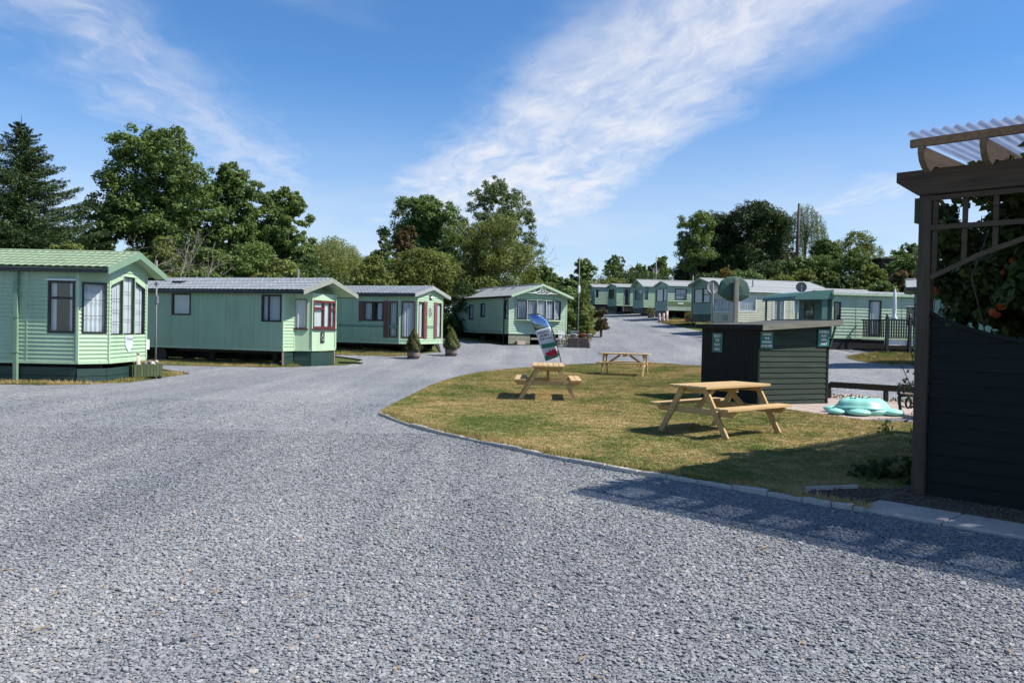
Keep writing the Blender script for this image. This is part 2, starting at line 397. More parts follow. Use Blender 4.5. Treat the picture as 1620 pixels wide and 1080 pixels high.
def mat_blade(name, stops):
    m = bpy.data.materials.new(name); m.use_nodes = True; t = NT(m.node_tree)
    g = t.n('ShaderNodeNewGeometry'); oi = t.n('ShaderNodeObjectInfo')
    f = t.math('ADD', grass_colour(t, g.outputs['Position']), t.math('MULTIPLY', t.math('SUBTRACT', oi.outputs['Random'], .5), .16))
    c = t.ramp(f, stops)
    d = t.n('ShaderNodeBsdfDiffuse', {'Color': c}); tr = t.n('ShaderNodeBsdfTranslucent', {'Color': c})
    t.link(t.n('ShaderNodeMixShader', {0: .3, 1: d.outputs[0], 2: tr.outputs[0]}).outputs[0], t.n('ShaderNodeOutputMaterial').inputs[0]); return m
LAWN = mat_grass('dry lawn', DRY)
VERGE = mat_grass('verge grass', [(.34, (.07, .10, .03)), (.5, (.17, .165, .055)), (.64, (.33, .25, .11))])
FIELD = mat_grass('field grass', [(.3, (.05, .08, .025)), (.55, (.10, .12, .04)), (.7, (.2, .18, .08))])
BLADE = mat_blade('grass blade', [(p, tuple(min(1, x*1.45) for x in c)) for p, c in DRY])

def mat_gravel():
    m = bpy.data.materials.new('slate gravel'); m.use_nodes = True; t = NT(m.node_tree)
    pos = t.n('ShaderNodeNewGeometry').outputs['Position']
    wv = t.n('ShaderNodeTexNoise', {'Vector': pos, 'Scale': 22.0, 'Detail': 2.0}).outputs['Color']
    pv = t.n('ShaderNodeVectorMath', {0: pos, 1: t.n('ShaderNodeVectorMath', {0: wv, 3: .03}, operation='SCALE').outputs[0]}, operation='ADD').outputs[0]
    vo = t.n('ShaderNodeTexVoronoi', {'Vector': pv, 'Scale': 42.0, 'Randomness': 1.0})
    vd = t.n('ShaderNodeTexVoronoi', {'Vector': pv, 'Scale': 42.0, 'Randomness': 1.0}, feature='DISTANCE_TO_EDGE')
    rs = t.n('ShaderNodeSeparateXYZ', {0: vo.outputs['Color']})
    c = t.ramp(rs.outputs[0], [(0, (.17, .175, .184)), (.45, (.285, .291, .303)), (.85, (.365, .372, .384)), (1, (.46, .47, .48))])
    mott = t.n('ShaderNodeTexNoise', {'Vector': pos, 'Scale': 7.0, 'Detail': 8.0, 'Roughness': .85}).outputs[0]
    c = t.mix(.9, c, t.ramp(mott, [(.32, .50), (.68, 1.6)]), 'MULTIPLY')
    big = t.n('ShaderNodeTexNoise', {'Vector': t.n('ShaderNodeMapping', {'Vector': pos, 'Scale': (1, .55, 1)}).outputs[0], 'Scale': .35, 'Detail': 5.0, 'Roughness': .6}).outputs[0]
    c = t.mix(1.0, c, t.ramp(big, [(.33, (.84, .85, .87)), (.5, (1, 1, 1)), (.66, (1.22, 1.19, 1.13))]), 'MULTIPLY')
    trk = t.n('ShaderNodeTexNoise', {'Vector': t.n('ShaderNodeMapping', {'Vector': pos, 'Rotation': (0, 0, .12), 'Scale': (.95, .07, 1)}).outputs[0], 'Scale': 1.0, 'Detail': 3.0, 'Roughness': .55, 'Distortion': .4}).outputs[0]
    c = t.mix(1.0, c, t.ramp(trk, [(.36, (.88, .88, .90)), (.5, (1, 1, 1)), (.62, (1.13, 1.12, 1.09))]), 'MULTIPLY')
    gap = t.n('ShaderNodeMapRange', {0: vd.outputs[0], 1: .0, 2: .22, 3: .42, 4: 1.0}).outputs[0]
    c = t.mix(1.0, c, t.ramp(gap, [(0, 0), (1, 1)]), 'MULTIPLY')
    b = t.n('ShaderNodeBsdfPrincipled', {'Base Color': c, 'Roughness': .8}); b.inputs['Specular IOR Level'].default_value = .3
    hgt = t.math('ADD', t.math('MULTIPLY', t.math('MINIMUM', vd.outputs[0], .3), 2.0), t.math('MULTIPLY', rs.outputs[1], .8))
    t.link(t.n('ShaderNodeBump', {'Height': hgt, 'Strength': .85, 'Distance': .012}).outputs[0], b.inputs['Normal'])
    t.link(b.outputs[0], t.n('ShaderNodeOutputMaterial').inputs[0]); return m
def mat_stone():
    m = bpy.data.materials.new('slate chip'); m.use_nodes = True; t = NT(m.node_tree)
    oi = t.n('ShaderNodeObjectInfo'); tc = t.n('ShaderNodeTexCoord'); pos = t.n('ShaderNodeNewGeometry').outputs['Position']
    c = t.ramp(oi.outputs['Random'], [(0, (.165, .168, .176)), (.3, (.222, .226, .235)), (.85, (.262, .267, .277)), (.985, (.34, .345, .35)), (.992, (.36, .31, .26)), (1, (.36, .27, .20))])
    nz = t.n('ShaderNodeTexNoise', {'Vector': pos, 'Scale': 70.0, 'Detail': 4.0}).outputs[0]
    c = t.mix(.6, c, t.ramp(nz, [(.3, .7), (.7, 1.25)]), 'MULTIPLY')
    big = t.n('ShaderNodeTexNoise', {'Vector': t.n('ShaderNodeMapping', {'Vector': pos, 'Scale': (1, .55, 1)}).outputs[0], 'Scale': .35, 'Detail': 5.0, 'Roughness': .6}).outputs[0]
    c = t.mix(1.0, c, t.ramp(big, [(.33, (.84, .85, .87)), (.5, (1, 1, 1)), (.66, (1.22, 1.19, 1.13))]), 'MULTIPLY')
    trk = t.n('ShaderNodeTexNoise', {'Vector': t.n('ShaderNodeMapping', {'Vector': pos, 'Rotation': (0, 0, .12), 'Scale': (.95, .07, 1)}).outputs[0], 'Scale': 1.0, 'Detail': 3.0, 'Roughness': .55, 'Distortion': .4}).outputs[0]
    c = t.mix(1.0, c, t.ramp(trk, [(.36, (.88, .88, .90)), (.5, (1, 1, 1)), (.62, (1.13, 1.12, 1.09))]), 'MULTIPLY')
    b = t.n('ShaderNodeBsdfPrincipled', {'Base Color': c, 'Roughness': .7}); b.inputs['Specular IOR Level'].default_value = .12
    t.link(b.outputs[0], t.n('ShaderNodeOutputMaterial').inputs[0]); return m
GRAVEL, STONE = mat_gravel(), mat_stone()
SLAB = surf('concrete slab', (.42, .38, .33), .9, .14, 5.0, bump=.3, bscale=120, dirt=(.2, .19, .17, .5))
PINKSLAB = surf('pinkish slab', (.40, .32, .27), .9, .1, 4.0, bump=.3, bscale=120, dirt=(.27, .22, .18, .5))
SOIL = surf('bare soil', (.085, .066, .05), 1.0, .45, 22.0, bump=.25, bscale=30)

# ---- ground sheet (field), gravel yard, lawn, verges
gx = np.concatenate([np.arange(-240, -45, 15), np.arange(-45, 60, 1.5), np.arange(60, 260, 20)])
gy = np.concatenate([np.arange(-60, -12, 12), np.arange(-12, 120, 1.5), np.arange(120, 460, 20)])
GX, GY = np.meshgrid(gx, gy); GZ = zf(GX, GY)-.06
nxg = len(gx); idx = np.arange(len(gx)*len(gy)).reshape(len(gy), nxg)
qf = np.stack([idx[:-1, :-1], idx[:-1, 1:], idx[1:, 1:], idx[1:, :-1]], -1).reshape(-1, 4)
tag(link('ground', npmesh('ground', np.stack([GX, GY, GZ], -1).reshape(-1, 3), qf, True), FIELD), kind='structure')
gravel_poly = [(-36, -11), (-36, 18.9), (-11.0, 19.25), (-10.2, 19.8), (-9.6, 20.6), (-9.6, 24.5), (-13.2, 28.9), (-8.4, 28.8), (-6.3, 31.5), (-6.4, 35.2),
               (-8.8, 37.4), (-5.2, 37.0), (-3.4, 39.5), (-4.5, 49), (-.5, 44.3), (3.2, 45.6), (4.1, 48.5), (6.0, 60), (8.6, 78), (9.8, 92), (19, 92), (17, 80), (11.6, 66),
               (12.2, 58), (12.8, 49), (15.6, 42.5), (19, 40.6), (24, 41), (30, 40), (36, 34), (36, -11)]
tag(draped('gravel_yard', gravel_poly, 0.0, GRAVEL), kind='structure')

near_px = [(601, 655), (640, 671), (690, 685), (747, 697), (810, 711), (876, 725), (989, 747), (1080, 760), (1190, 779), (1300, 799), (1368, 810)]
near_edge = [tuple(gnd(*p))[:2] for p in near_px]
far_px = [(1110, 580), (1054, 576), (1000, 575), (945, 576.5), (890, 578.5), (833, 583), (785, 587), (743, 593), (690, 607), (643, 631), (612, 646), (601, 655)]
far_edge = smoothpoly([tuple(gndt(*p))[:2] for p in far_px], 1)
SH0 = Vector((5.30, 17.62, 0)); SHR = Vector((.912, .41, 0)); SHM = Vector((.41, -.912, 0))     # play shed corner, along its boarded face, outward
def shp(r, m, z=0.0): return SH0 + SHR*r + SHM*m + Vector((0, 0, z))
PG0 = Vector((4.03, 8.02, 0)); PGS = Vector((.692, -.722, 0)); PGB = Vector((.722, .692, 0))      # pergola post, along its front, backwards
def pgp(s, b, z=0.0): return PG0 + PGS*s + PGB*b + Vector((0, 0, z))
lawn_poly = near_edge[:-1] + [tuple(pgp(-.76, -.78))[:2], tuple(pgp(-.78, -.42))[:2], tuple(pgp(-.3, .05))[:2], tuple(pgp(-.12, .5))[:2], tuple(pgp(-.1, 6.0))[:2], tuple(shp(2.0, 4.7))[:2], tuple(shp(.0, 2.9))[:2], tuple(shp(-.05, .0))[:2], tuple(shp(.0, -2.0))[:2]] + far_edge[:-1]
tag(draped('lawn', lawn_poly, .035, LAWN, step=.75, thick=.05), kind='structure')
verges = {'verge_by_first_caravan': [(-36, 18.95), (-11.0, 19.3), (-10.2, 19.85), (-9.7, 20.7), (-9.7, 24.4), (-12.5, 25), (-36, 25)],
          'verge_by_second_caravan': [(-13.4, 28.85), (-8.4, 28.75), (-7.6, 29.5), (-10, 33), (-16, 33), (-36, 33), (-36, 26)],
          'verge_by_third_caravan': [(-9.2, 37.2), (-5.2, 36.8), (-4.6, 37.6), (-7, 41), (-14, 41)],
          'verge_by_shrubs': [(3.3, 45.5), (4.3, 45.9), (4.6, 48.5), (6.3, 60), (4, 60), (2, 47)],
          'verge_by_deck': [tuple(gndt(*p))[:2] for p in ((1338, 565), (1370, 573), (1410, 576), (1462, 577), (1475, 556), (1400, 556))],
          'verge_by_striped_caravan': [tuple(gndt(*p))[:2] for p in ((1047, 511), (1065, 513.5), (1100, 513), (1100, 505), (1058, 505))]}
for k, p in verges.items(): tag(draped(k, p, .018, VERGE, step=1.5, thick=.03), kind='structure')

# kerb edging boards along the near lawn edge
ke = empty('lawn_edging', (near_edge[0][0], near_edge[0][1], 0), 0, 'thin pale edging boards along the near curved edge of the lawn', 'edging')
KERB = surf('weathered edging', (.44, .41, .36), .9, .2, 7.0, bump=.4, bscale=80)
chain = smoothpoly(near_edge, 1); acc = []; o0 = Vector((*near_edge[0], 0))
for a, b in zip(chain, chain[1:]):
    a, b = Vector((*a, 0)), Vector((*b, 0)); n = max(1, round((b-a).length/1.1))
    for i in range(n): acc.append((a.lerp(b, i/n), a.lerp(b, (i+1)/n)))
rk = random.Random(4)
for a, b in acc:
    d = (b-a).normalized(); z = .012+rk.uniform(-.012, .008)
    MB().bar(a+d*.004-o0+Vector((0, 0, z)), b-d*.004-o0+Vector((0, 0, z+rk.uniform(-.008, .008))), .075, .07).build('edging_board', KERB, ke, bevel=.008)

# paving slabs by the pergola, in front of the fence panel
ps = empty('slab_path', tuple(pgp(-.4, -.55)), 0, 'row of grey paving slabs at the foot of the dark panel', 'paving')
rk = random.Random(7); s0 = -.18
for i in range(8):
    L = .62 if i % 3 else .74
    fr = lambda a, b, z, s0=s0, L=L: pgp(s0+a, -1.05+b, z)-pgp(-.4, -.55)
    tz = rk.uniform(-.006, .006)
    MB().box(.006, L-.006, -.01, .53, -.05, .032+tz, fr).build('slab', SLAB, ps, bevel=.008); s0 += L
tag(MB().prism([(-.75, -.76), (-.2, -1.0), (-.19, -.51), (5.5, -.51), (5.5, .9), (-.14, .9), (-.3, .05), (-.76, -.44)], lambda a, b, q: pgp(a, b, q), -.04, .043).build('flower_bed', SOIL), kind='structure')
MB().bar(tuple(pgp(-.80, -.74, .05)), tuple(pgp(-.52, -.22, .055)), .03, .06).build('edging_board', KERB, ke).location = (-ke.location.x, -ke.location.y, 0)
ps2 = empty('play_area_paving', tuple(shp(0, 0)), 0, 'pinkish paving slabs around the play shed', 'paving')
for i in range(8):
    for j in range(9):
        r, m = i*.6, -2.1+j*.6
        if i < 4 and j < 3: continue
        if m > 2.4 - .0*r and i > 3: continue
        if m > 2.2: continue
        fr = lambda a, b, z, r=r, m=m: shp(r+a, m+b, z)-shp(0, 0)
        MB().box(.006, .594, .006, .594, -.05, .03+rk.uniform(-.004, .004), fr).build('slab', PINKSLAB, ps2, bevel=.006)

# ---- loose chippings near the viewer, grass blades on the lawn (scattered real geometry)
def gn_scatter(name, P, rot, scl, mat, geo_fn, kind='stuff', label=None):
    me = bpy.data.meshes.new(name); me.vertices.add(len(P)); me.vertices.foreach_set('co', np.asarray(P, np.float32).ravel())
    for an, arr in (('rot', rot), ('scl', scl)):
        at_ = me.attributes.new(an, 'FLOAT_VECTOR', 'POINT'); at_.data.foreach_set('vector', np.asarray(arr, np.float32).ravel())
    o = link(name, me, mat); tag(o, label, None, None, kind)
    g = bpy.data.node_groups.new(name, 'GeometryNodeTree')
    g.interface.new_socket('Geometry', in_out='INPUT', socket_type='NodeSocketGeometry')
    g.interface.new_socket('Geometry', in_out='OUTPUT', socket_type='NodeSocketGeometry')
    t = NT(g); gi = t.n('NodeGroupInput'); go = t.n('NodeGroupOutput')
    src = geo_fn(t); sm = t.n('GeometryNodeSetMaterial', {'Geometry': src, 'Material': mat})
    na = lambda s: t.n('GeometryNodeInputNamedAttribute', {'Name': s}, data_type='FLOAT_VECTOR').outputs['Attribute']
    e2r = t.n('FunctionNodeEulerToRotation', {0: na('rot')}).outputs[0]
    ip = t.n('GeometryNodeInstanceOnPoints', {'Points': gi.outputs[0], 'Instance': sm.outputs[0], 'Rotation': e2r, 'Scale': na('scl')})
    t.link(ip.outputs[0], go.inputs[0])
    md = o.modifiers.new('scatter', 'NODES'); md.node_group = g
    return o
def chip_geo(t):
    ico = t.n('GeometryNodeMeshIcoSphere', {'Radius': 1.0, 'Subdivisions': 1})
    nz = t.n('ShaderNodeTexNoise', {'Scale': 1.1, 'Detail': 1.0})
    off = t.n('ShaderNodeVectorMath', {0: nz.outputs['Color'], 1: (.5, .5, .5)}, operation='SUBTRACT').outputs[0]
    off = t.n('ShaderNodeVectorMath', {0: off, 3: 1.5}, operation='SCALE').outputs[0]
    return t.n('GeometryNodeSetPosition', {'Geometry': ico.outputs[0], 'Offset': off}).outputs[0]
rng = np.random.default_rng(11)
def chips(n, y0, y1):
    y = np.sqrt(rng.random(n)*(y1*y1-y0*y0)+y0*y0); x = (rng.random(n)*2-1)*(.68*y+.25); return np.stack([x, y], -1)
P = np.concatenate([chips(128000, 3.3, 7.5), chips(80000, 7.5, 12.0), chips(22000, 12.0, 16.5)])
slab_zone = [tuple(pgp(*q))[:2] for q in ((-.2, -1.07), (6, -1.07), (6, 6), (-.8, 6), (-.8, -.8))]
P = P[~inpoly(P, lawn_poly) & ~inpoly(P, slab_zone)]
dke = np.min([np.hypot(P[:, 0]-(a.x+b.x)/2, P[:, 1]-(a.y+b.y)/2) for a, b in acc], 0)
n = len(P); s = rng.lognormal(math.log(.0096), .28, n); s = np.clip(s, .005, .024)
scl = np.stack([s*rng.uniform(.9, 1.35, n), s*rng.uniform(.65, 1.0, n), s*rng.uniform(.35, .62, n)], -1)
rot = np.stack([rng.normal(0, .21, n), rng.normal(0, .21, n), rng.uniform(0, 6.28, n)], -1)
nb_ = 5200; BS = np.stack([rng.uniform(-.75, 3.0, nb_), rng.uniform(-.98, .5, nb_)], -1); BS = BS[((BS[:, 0] > -.14) & (BS[:, 1] > -.50)) | ((BS[:, 0] < -.2) & (BS[:, 1] > -.95) & (BS[:, 1] < -.42+1.1*(BS[:, 0]+.76)))]
BW = np.array([tuple(pgp(a, b, .046)) for a, b in BS]); sb_ = rng.uniform(.008, .022, len(BW))
gn_scatter('bark_chips', BW, np.stack([rng.normal(0, .4, len(BW)), rng.normal(0, .4, len(BW)), rng.uniform(0, 6.28, len(BW))], -1), np.stack([sb_*1.4, sb_*.6, sb_*.35], -1), surf('bark chip', (.11, .075, .05), .95, .5, 9.0), chip_geo)
gn_scatter('loose_chippings', np.column_stack([P, s*rng.uniform(-.1, .55, n)]), rot, scl, STONE, chip_geo)

n = 420; Q = chips(n, 3.4, 14.0); Q = Q[~inpoly(Q, lawn_poly) & ~inpoly(Q, slab_zone)]; n = len(Q); a_ = rng.uniform(0, 3.14, n); l_ = rng.uniform(.02, .07, n)
dx_, dy_ = np.cos(a_)*l_, np.sin(a_)*l_; w_ = rng.uniform(.002, .009, n); ox, oy = -np.sin(a_)*w_, np.cos(a_)*w_; zl = rng.uniform(.012, .02, n)
LV = np.stack([np.column_stack([Q[:, 0]-dx_, Q[:, 1]-dy_, zl]), np.column_stack([Q[:, 0]+ox, Q[:, 1]+oy, zl+.006]), np.column_stack([Q[:, 0]+dx_, Q[:, 1]+dy_, zl]), np.column_stack([Q[:, 0]-ox, Q[:, 1]-oy, zl+.004])], 1).reshape(-1, 3)
tag(link('blown_leaves', npmesh('blown_leaves', LV, np.arange(4*n).reshape(-1, 4)), surf('dry leaf litter', (.24, .17, .09), .9, .4, 3.0)), kind='stuff')
def tuft_geo(t):
    parts = []
    for (a, b, h, ox, oy) in ((.35, .1, 1.0, .0, .0), (-.4, .5, .8, .012, .006), (.1, -.6, .9, -.01, .012), (.6, .5, .7, .008, -.014), (-.5, -.3, .85, -.014, -.006), (-.1, .35, 1.1, .018, .016)):
        c = t.n('GeometryNodeMeshCone', {'Vertices': 3, 'Side Segments': 1, 'Fill Segments': 1, 'Radius Top': 0.0, 'Radius Bottom': .0032, 'Depth': .042*h})
        parts.append(t.n('GeometryNodeTransform', {'Geometry': c.outputs[0], 'Rotation': (a, b, 0), 'Translation': (ox, oy, 0)}).outputs[0])
    j = t.n('GeometryNodeJoinGeometry')
    for p in parts: t.link(p, j.inputs[0])
    return j.outputs[0]
n = 230000; lx = np.array(lawn_poly)
G = np.stack([rng.uniform(lx[:, 0].min(), lx[:, 0].max(), n), 7.2+(28)*rng.random(n)**1.35], -1)
G = G[inpoly(G, lawn_poly)]; n = len(G); s = rng.uniform(.6, 1.15, n)*(1+np.maximum(0, G[:, 1]-14)*.06)
gn_scatter('lawn_grass', np.column_stack([G, zf(G[:, 0], G[:, 1])+.035]), np.stack([rng.normal(0, .15, n), rng.normal(0, .15, n), rng.uniform(0, 6.28, n)], -1), np.stack([s, s, s*.5], -1), BLADE, tuft_geo)
# longer unmown tufts at the lawn rim along the edging
E = []
for a, b in zip(chain, chain[1:]):
    L = math.dist(a, b); k = int(L*150); u = rng.random(k); nx, ny = -(b[1]-a[1])/L, (b[0]-a[0])/L
    o = np.abs(rng.normal(.05, .06, k)); E.append(np.stack([a[0]+(b[0]-a[0])*u+nx*o, a[1]+(b[1]-a[1])*u+ny*o], -1))
E = np.concatenate(E); n = len(E); s = rng.uniform(.8, 1.9, n)
gn_scatter('rim_grass', np.column_stack([E, np.full(n, .035)]), np.stack([rng.normal(0, .3, n), rng.normal(0, .3, n), rng.uniform(0, 6.28, n)], -1), np.stack([s, s, s], -1), BLADE, tuft_geo)
# verge and bank grass further off
VG = []
for k, p in verges.items():
    a = np.array(p); q = np.stack([rng.uniform(max(a[:, 0].min(), -16), a[:, 0].max(), 9000), rng.uniform(a[:, 1].min(), a[:, 1].max(), 9000)], -1)
    VG.append(q[inpoly(q, p)])
VG = np.concatenate(VG); n = len(VG); s = rng.uniform(1.2, 3.2, n)
gn_scatter('verge_grass', np.column_stack([VG, zf(VG[:, 0], VG[:, 1])+.02]), np.stack([rng.normal(0, .2, n), rng.normal(0, .2, n), rng.uniform(0, 6.28, n)], -1), np.stack([s, s, s*.8], -1), BLADE, tuft_geo)

# ------------------------------------------------------------------ static caravans
DKBLK = surf('shade dark block', (.05, .048, .042), .95, .3, 6.0)  # shade under the caravans is put into this block colour
class Van:
    def __init__(s, label, corner, ang, W, L, fh, eh, rh, front, near=-1, wall=PALE, roof='tile', roofmat=TILEG, oh=.25, trim=PALE2, pitch=.1,
                 barge=SAGE, gutter=True, group='static caravans around the gravel yard', zoff=0.0, gable=True, sideoh=.12, dress=True, tilt=0.0):
        a = math.radians(ang); s.n = Vector((math.cos(a), math.sin(a), 0)); s.y = Vector((-math.sin(a), math.cos(a), 0))
        C = Vector((corner[0], corner[1], 0)); O = C - s.y*(near*W/2); O.z = Z(O.x, O.y)+zoff
        s.root = empty('static_caravan', tuple(O), a, label, 'static caravan', group); s.root.rotation_euler = (tilt, 0, a)
        s.O, s.W, s.L, s.fh, s.eh, s.rh, s.near = O, W, L, fh, eh, rh, near
        s.wallmat, s.pitch, s.trim = wall, pitch, trim
        fp = front or [(0, -W/2), (0, W/2)]
        s.loop = [(-L, -W/2)] + fp + [(-L, W/2)]
        s.nseg = len(s.loop); s.open = {i: [] for i in range(s.nseg)}; s.style = {}
        s.roofstyle, s.roofmat, s.oh, s.barge, s.gutter, s.hasgable, s.sideoh, s.dress = roof, roofmat, oh, barge, gutter, gable, sideoh, dress
        s.near_seg, s.far_seg = 0, len(s.loop)-2
        s.side = s.near_seg if near < 0 else s.far_seg
        s.wins = []
    def seg(s, i):
        A = Vector((*s.loop[i], 0)); B = Vector((*s.loop[(i+1) % s.nseg], 0)); d = (B-A); L = d.length; d = d/L
        return A, B, d, Vector((d.y, -d.x, 0)), L
    def frame(s, i):
        A, B, d, n, L = s.seg(i)
        return lambda a, o, z: A + d*a + n*o + Vector((0, 0, z))
    def world(s, p): return s.O + s.n*p.x + s.y*p.y
    def spx(s, i, px, py=500):
        """distance along wall segment i at which a viewer's column px meets it"""
        A, B, d, n, L = s.seg(i); r = ray(px, py); k = r.x/r.y; Aw = s.world(A); dw = s.n*d.x + s.y*d.y
        return (k*Aw.y - Aw.x)/(dw.x - k*dw.y)
    def win(s, i, a0, a1, z0, z1, fmat=BLACKF, cols=1, transom=None, rows=0, curtain='net', name='window', fw=.045, tops=None, lead=False, cmat=None, proud=.025, sill=None, colfr=None, bars=None):
        if a0 > a1: a0, a1 = a1, a0
        s.wins.append((i, a0, a1, z0, z1, fmat, cols, transom, rows, curtain, name, fw, tops, lead, cmat, proud, sill, colfr, bars))
        s.open[i].append((a0+fw*.5, a1-fw*.5, z0+fw*.5, z1-fw*.5))
    def winpx(s, i, p0, p1, z0, z1, **k): s.win(i, s.spx(i, p0), s.spx(i, p1), z0, z1, **k)
    def wall(s, mb, fr, L, z0, z1, ops, style, clip=None, pitch=None):
        p = pitch or s.pitch
        if style == 'panel': zs = [z0, z1]
        else: zs = list(np.arange(z0, z1-.02, p))+[z1]
        rows = set(round(z, 4) for z in zs)
        for o in ops: zs += [z for z in (o[2], o[3]) if z0 < z < z1]
        if clip: zs += [z for z in (s.eh,) if z0 < z < z1]
        zs = sorted(set(round(z, 4) for z in zs)); base = z0
        t = .024 if style != 'panel' else 0
        for za, zb in zip(zs, zs[1:]):
            if zb-za < .002: continue
            zm = (za+zb)/2
            k = math.floor((zm-z0)/p); r0 = z0+k*p
            oa = t*(1-(za-r0)/p) if t else 0; ob = t*(1-(zb-r0)/p) if t else 0
            (la, ha), (lb, hb) = (clip(za), clip(zb)) if clip else ((0, L), (0, L))
            if ha-la < .02: continue
            cuts = sorted([(o[0], o[1]) for o in ops if o[2] < zm < o[3]])
            iv = []; cur = None
            x = 0.0
            spans = []
            for c0, c1 in cuts: spans.append((x, c0)); x = c1
            spans.append((x, L))
            for u0, u1 in spans:
                a0, a1, b0, b1 = max(u0, la), min(u1, ha), max(u0, lb), min(u1, hb)
                if a1-a0 < .004: continue
                if b1 < b0: b0 = b1 = (b0+b1)/2
                mb.add([fr(a0, oa, za), fr(a1, oa, za), fr(b1, ob, zb), fr(b0, ob, zb)], [(0, 1, 2, 3)])
                if t and round(za, 4) in rows and za > z0+.01: mb.add([fr(a0, 0, za), fr(a1, 0, za), fr(a1, oa, za), fr(a0, oa, za)], [(0, 1, 2, 3)])
    def finish(s):
        W, L, fh, eh, rh = s.W, s.L, s.fh, s.eh, s.rh
        hw = W/2+s.sideoh; root = s.root
        ez = lambda y: rh-(rh-eh)*abs(y)/hw               # roof top surface
        wt = ez(W/2)-.07                                    # top of the side walls
        mbs = {}
        for i in range(s.nseg):
            A, B, d, n, SL = s.seg(i); st = s.style.get(i, ('lap', s.wallmat))
            mb = mbs.setdefault(st[1].name, (MB(), st[1]))[0]
            fr = s.frame(i)
            ingable = abs(A.x-B.x) < 1e-6 and i not in (s.nseg-1,) and abs(A.x) < 1e-6 and s.style.get(('tall', i), False)
            if ingable:
                def clip(z, A=A, d=d, SL=SL):
                    if z <= wt: return (0, SL)
                    h = max(0.0, (rh-.07-z)/(rh-eh)*hw); return (max(0, -h-A.y), min(SL, h-A.y))
                s.wall(mb, fr, SL, fh, rh-.08, s.open[i], st[0], clip)
            else: s.wall(mb, fr, SL, fh, wt, s.open[i], st[0])
        # gables above the walls
        for gxp, sg in ((0, 1), (-L, -1)):
            if sg == 1 and (not s.hasgable or any(k[0] == 'tall' for k in s.style if isinstance(k, tuple))): continue
            mb = mbs.setdefault(s.wallmat.name, (MB(), s.wallmat))[0]
            fr = lambda a, o, z, gxp=gxp, sg=sg: Vector((gxp+o*sg, (a-W/2)*sg, z))
            def clip(z):
                h = max(0.0, (rh-.07-z)/(rh-eh)*hw); return (max(0, W/2-h), min(W, W/2+h))
            s.wall(mb, fr, W, wt, rh-.08, [], 'lap', clip)
        for k, (mb, mt) in mbs.items(): mb.build('wall', mt, root, recalc=False)
        m = MB(); m.add([(x, y, fh+.01) for x, y in s.loop], [tuple(range(s.nseg))]); m.build('floor', INSIDE, root, recalc=False)
        m = MB(); m.add([(x, y, wt-.004) for x, y in s.loop], [tuple(range(s.nseg))]); m.build('ceiling', s.trim, root, recalc=False)
        # corner trims
        for i in range(1, s.nseg-1):
            x, y = s.loop[i]; MB().box(x-.03, x+.03, y-.03, y+.03, fh-.015, wt-.002).build('corner_trim', s.trim, root)
        A, B, d, n, SL = s.seg(s.side); a = 1.22       # vertical panel joints on the side that shows
        while a < SL-.3:
            q = SL-a if s.side == 0 else a
            if not any(o[0]-.06 < q < o[1]+.06 for o in s.open[s.side]): MB().box(q-.011, q+.011, .004, .027, fh+.02, wt-.01, s.frame(s.side)).build('panel_joint', st[1] if False else s.wallmat, root)
            a += 1.22
        # bottom rail
        for i in range(s.nseg):
            A, B, d, n, SL = s.seg(i); MB().box(.0, SL, -.01, .026, fh-.05, fh+.015, s.frame(i)).build('base_rail', s.trim, root)
        s.roof(ez, hw)
        for wdef in s.wins: s.make_window(*wdef)
        if s.dress: s.chassis()
    def roof(s, ez, hw):
        L, oh, root = s.L, s.oh, s.root
        x0, x1 = -L-.1, oh
        if s.roofstyle == 'tile':
            xs = np.linspace(x0, x1, int((x1-x0)/.045)); c = .27
            ds = []; dd = 0.0
            while dd < hw-.02: ds += [dd, min(dd+c-.012, hw)]; dd += c
            ds = np.array(ds)
            prof = lambda x: .026*(np.abs(((x/.19) % 1)*2-1)**.6)
            st = np.array([(-.004 if i % 2 == 0 else .032) for i in range(len(ds))])
        else:
            xs = np.linspace(x0, x1, max(12, int((x1-x0)/.15))); ds = np.linspace(0, hw, 5)
            prof = lambda x: .012*((x/.45) % 1 < .12); st = np.zeros(5)
        m = MB()
        for sg in (-1, 1):
            X, D = np.meshgrid(xs, ds); Y = D*sg
            Zt = s.rh-(s.rh-s.eh)*D/hw + prof(X) + st[:, None]
            b = len(m.v); m.v += [tuple(p) for p in np.stack([X, Y, Zt], -1).reshape(-1, 3)]; nx = len(xs)
            for j in range(len(ds)-1):
                for i in range(nx-1):
                    q = (b+j*nx+i, b+j*nx+i+1, b+(j+1)*nx+i+1, b+(j+1)*nx+i); m.f.append(q if sg < 0 else q[::-1])
            # underside
            u = .055
            m.add([(x0, 0, s.rh-u), (x1, 0, s.rh-u), (x1, sg*hw, s.eh-u), (x0, sg*hw, s.eh-u), (x0, sg*hw, s.eh+.0), (x1, sg*hw, s.eh+.0)], [(0, 1, 2, 3), (3, 2, 5, 4)])
        rf = m.build('roof', s.roofmat, root, recalc=False)
        MB().tube([(x0, 0, s.rh+.01), (x1, 0, s.rh+.01)], .045, 8).build('ridge_cap', s.roofmat, rf)
        # bargeboards front and back, each its own board
        for xx in (x1, x0-.03):
            for sg in (-1, 1):
                m = MB(); d = .17 if s.roofstyle == 'tile' else .13
                P = [(0, s.rh+.03), (sg*(hw+.02), s.eh+.03), (sg*(hw+.02), s.eh+.03-d), (0, s.rh+.03-d)]
                m.add([(xx, y, z) for y, z in P]+[(xx+.032, y, z) for y, z in P], [(0, 1, 2, 3), (7, 6, 5, 4), (0, 4, 5, 1), (1, 5, 6, 2), (2, 6, 7, 3), (3, 7, 4, 0)])
                m.build('bargeboard', s.barge, root)
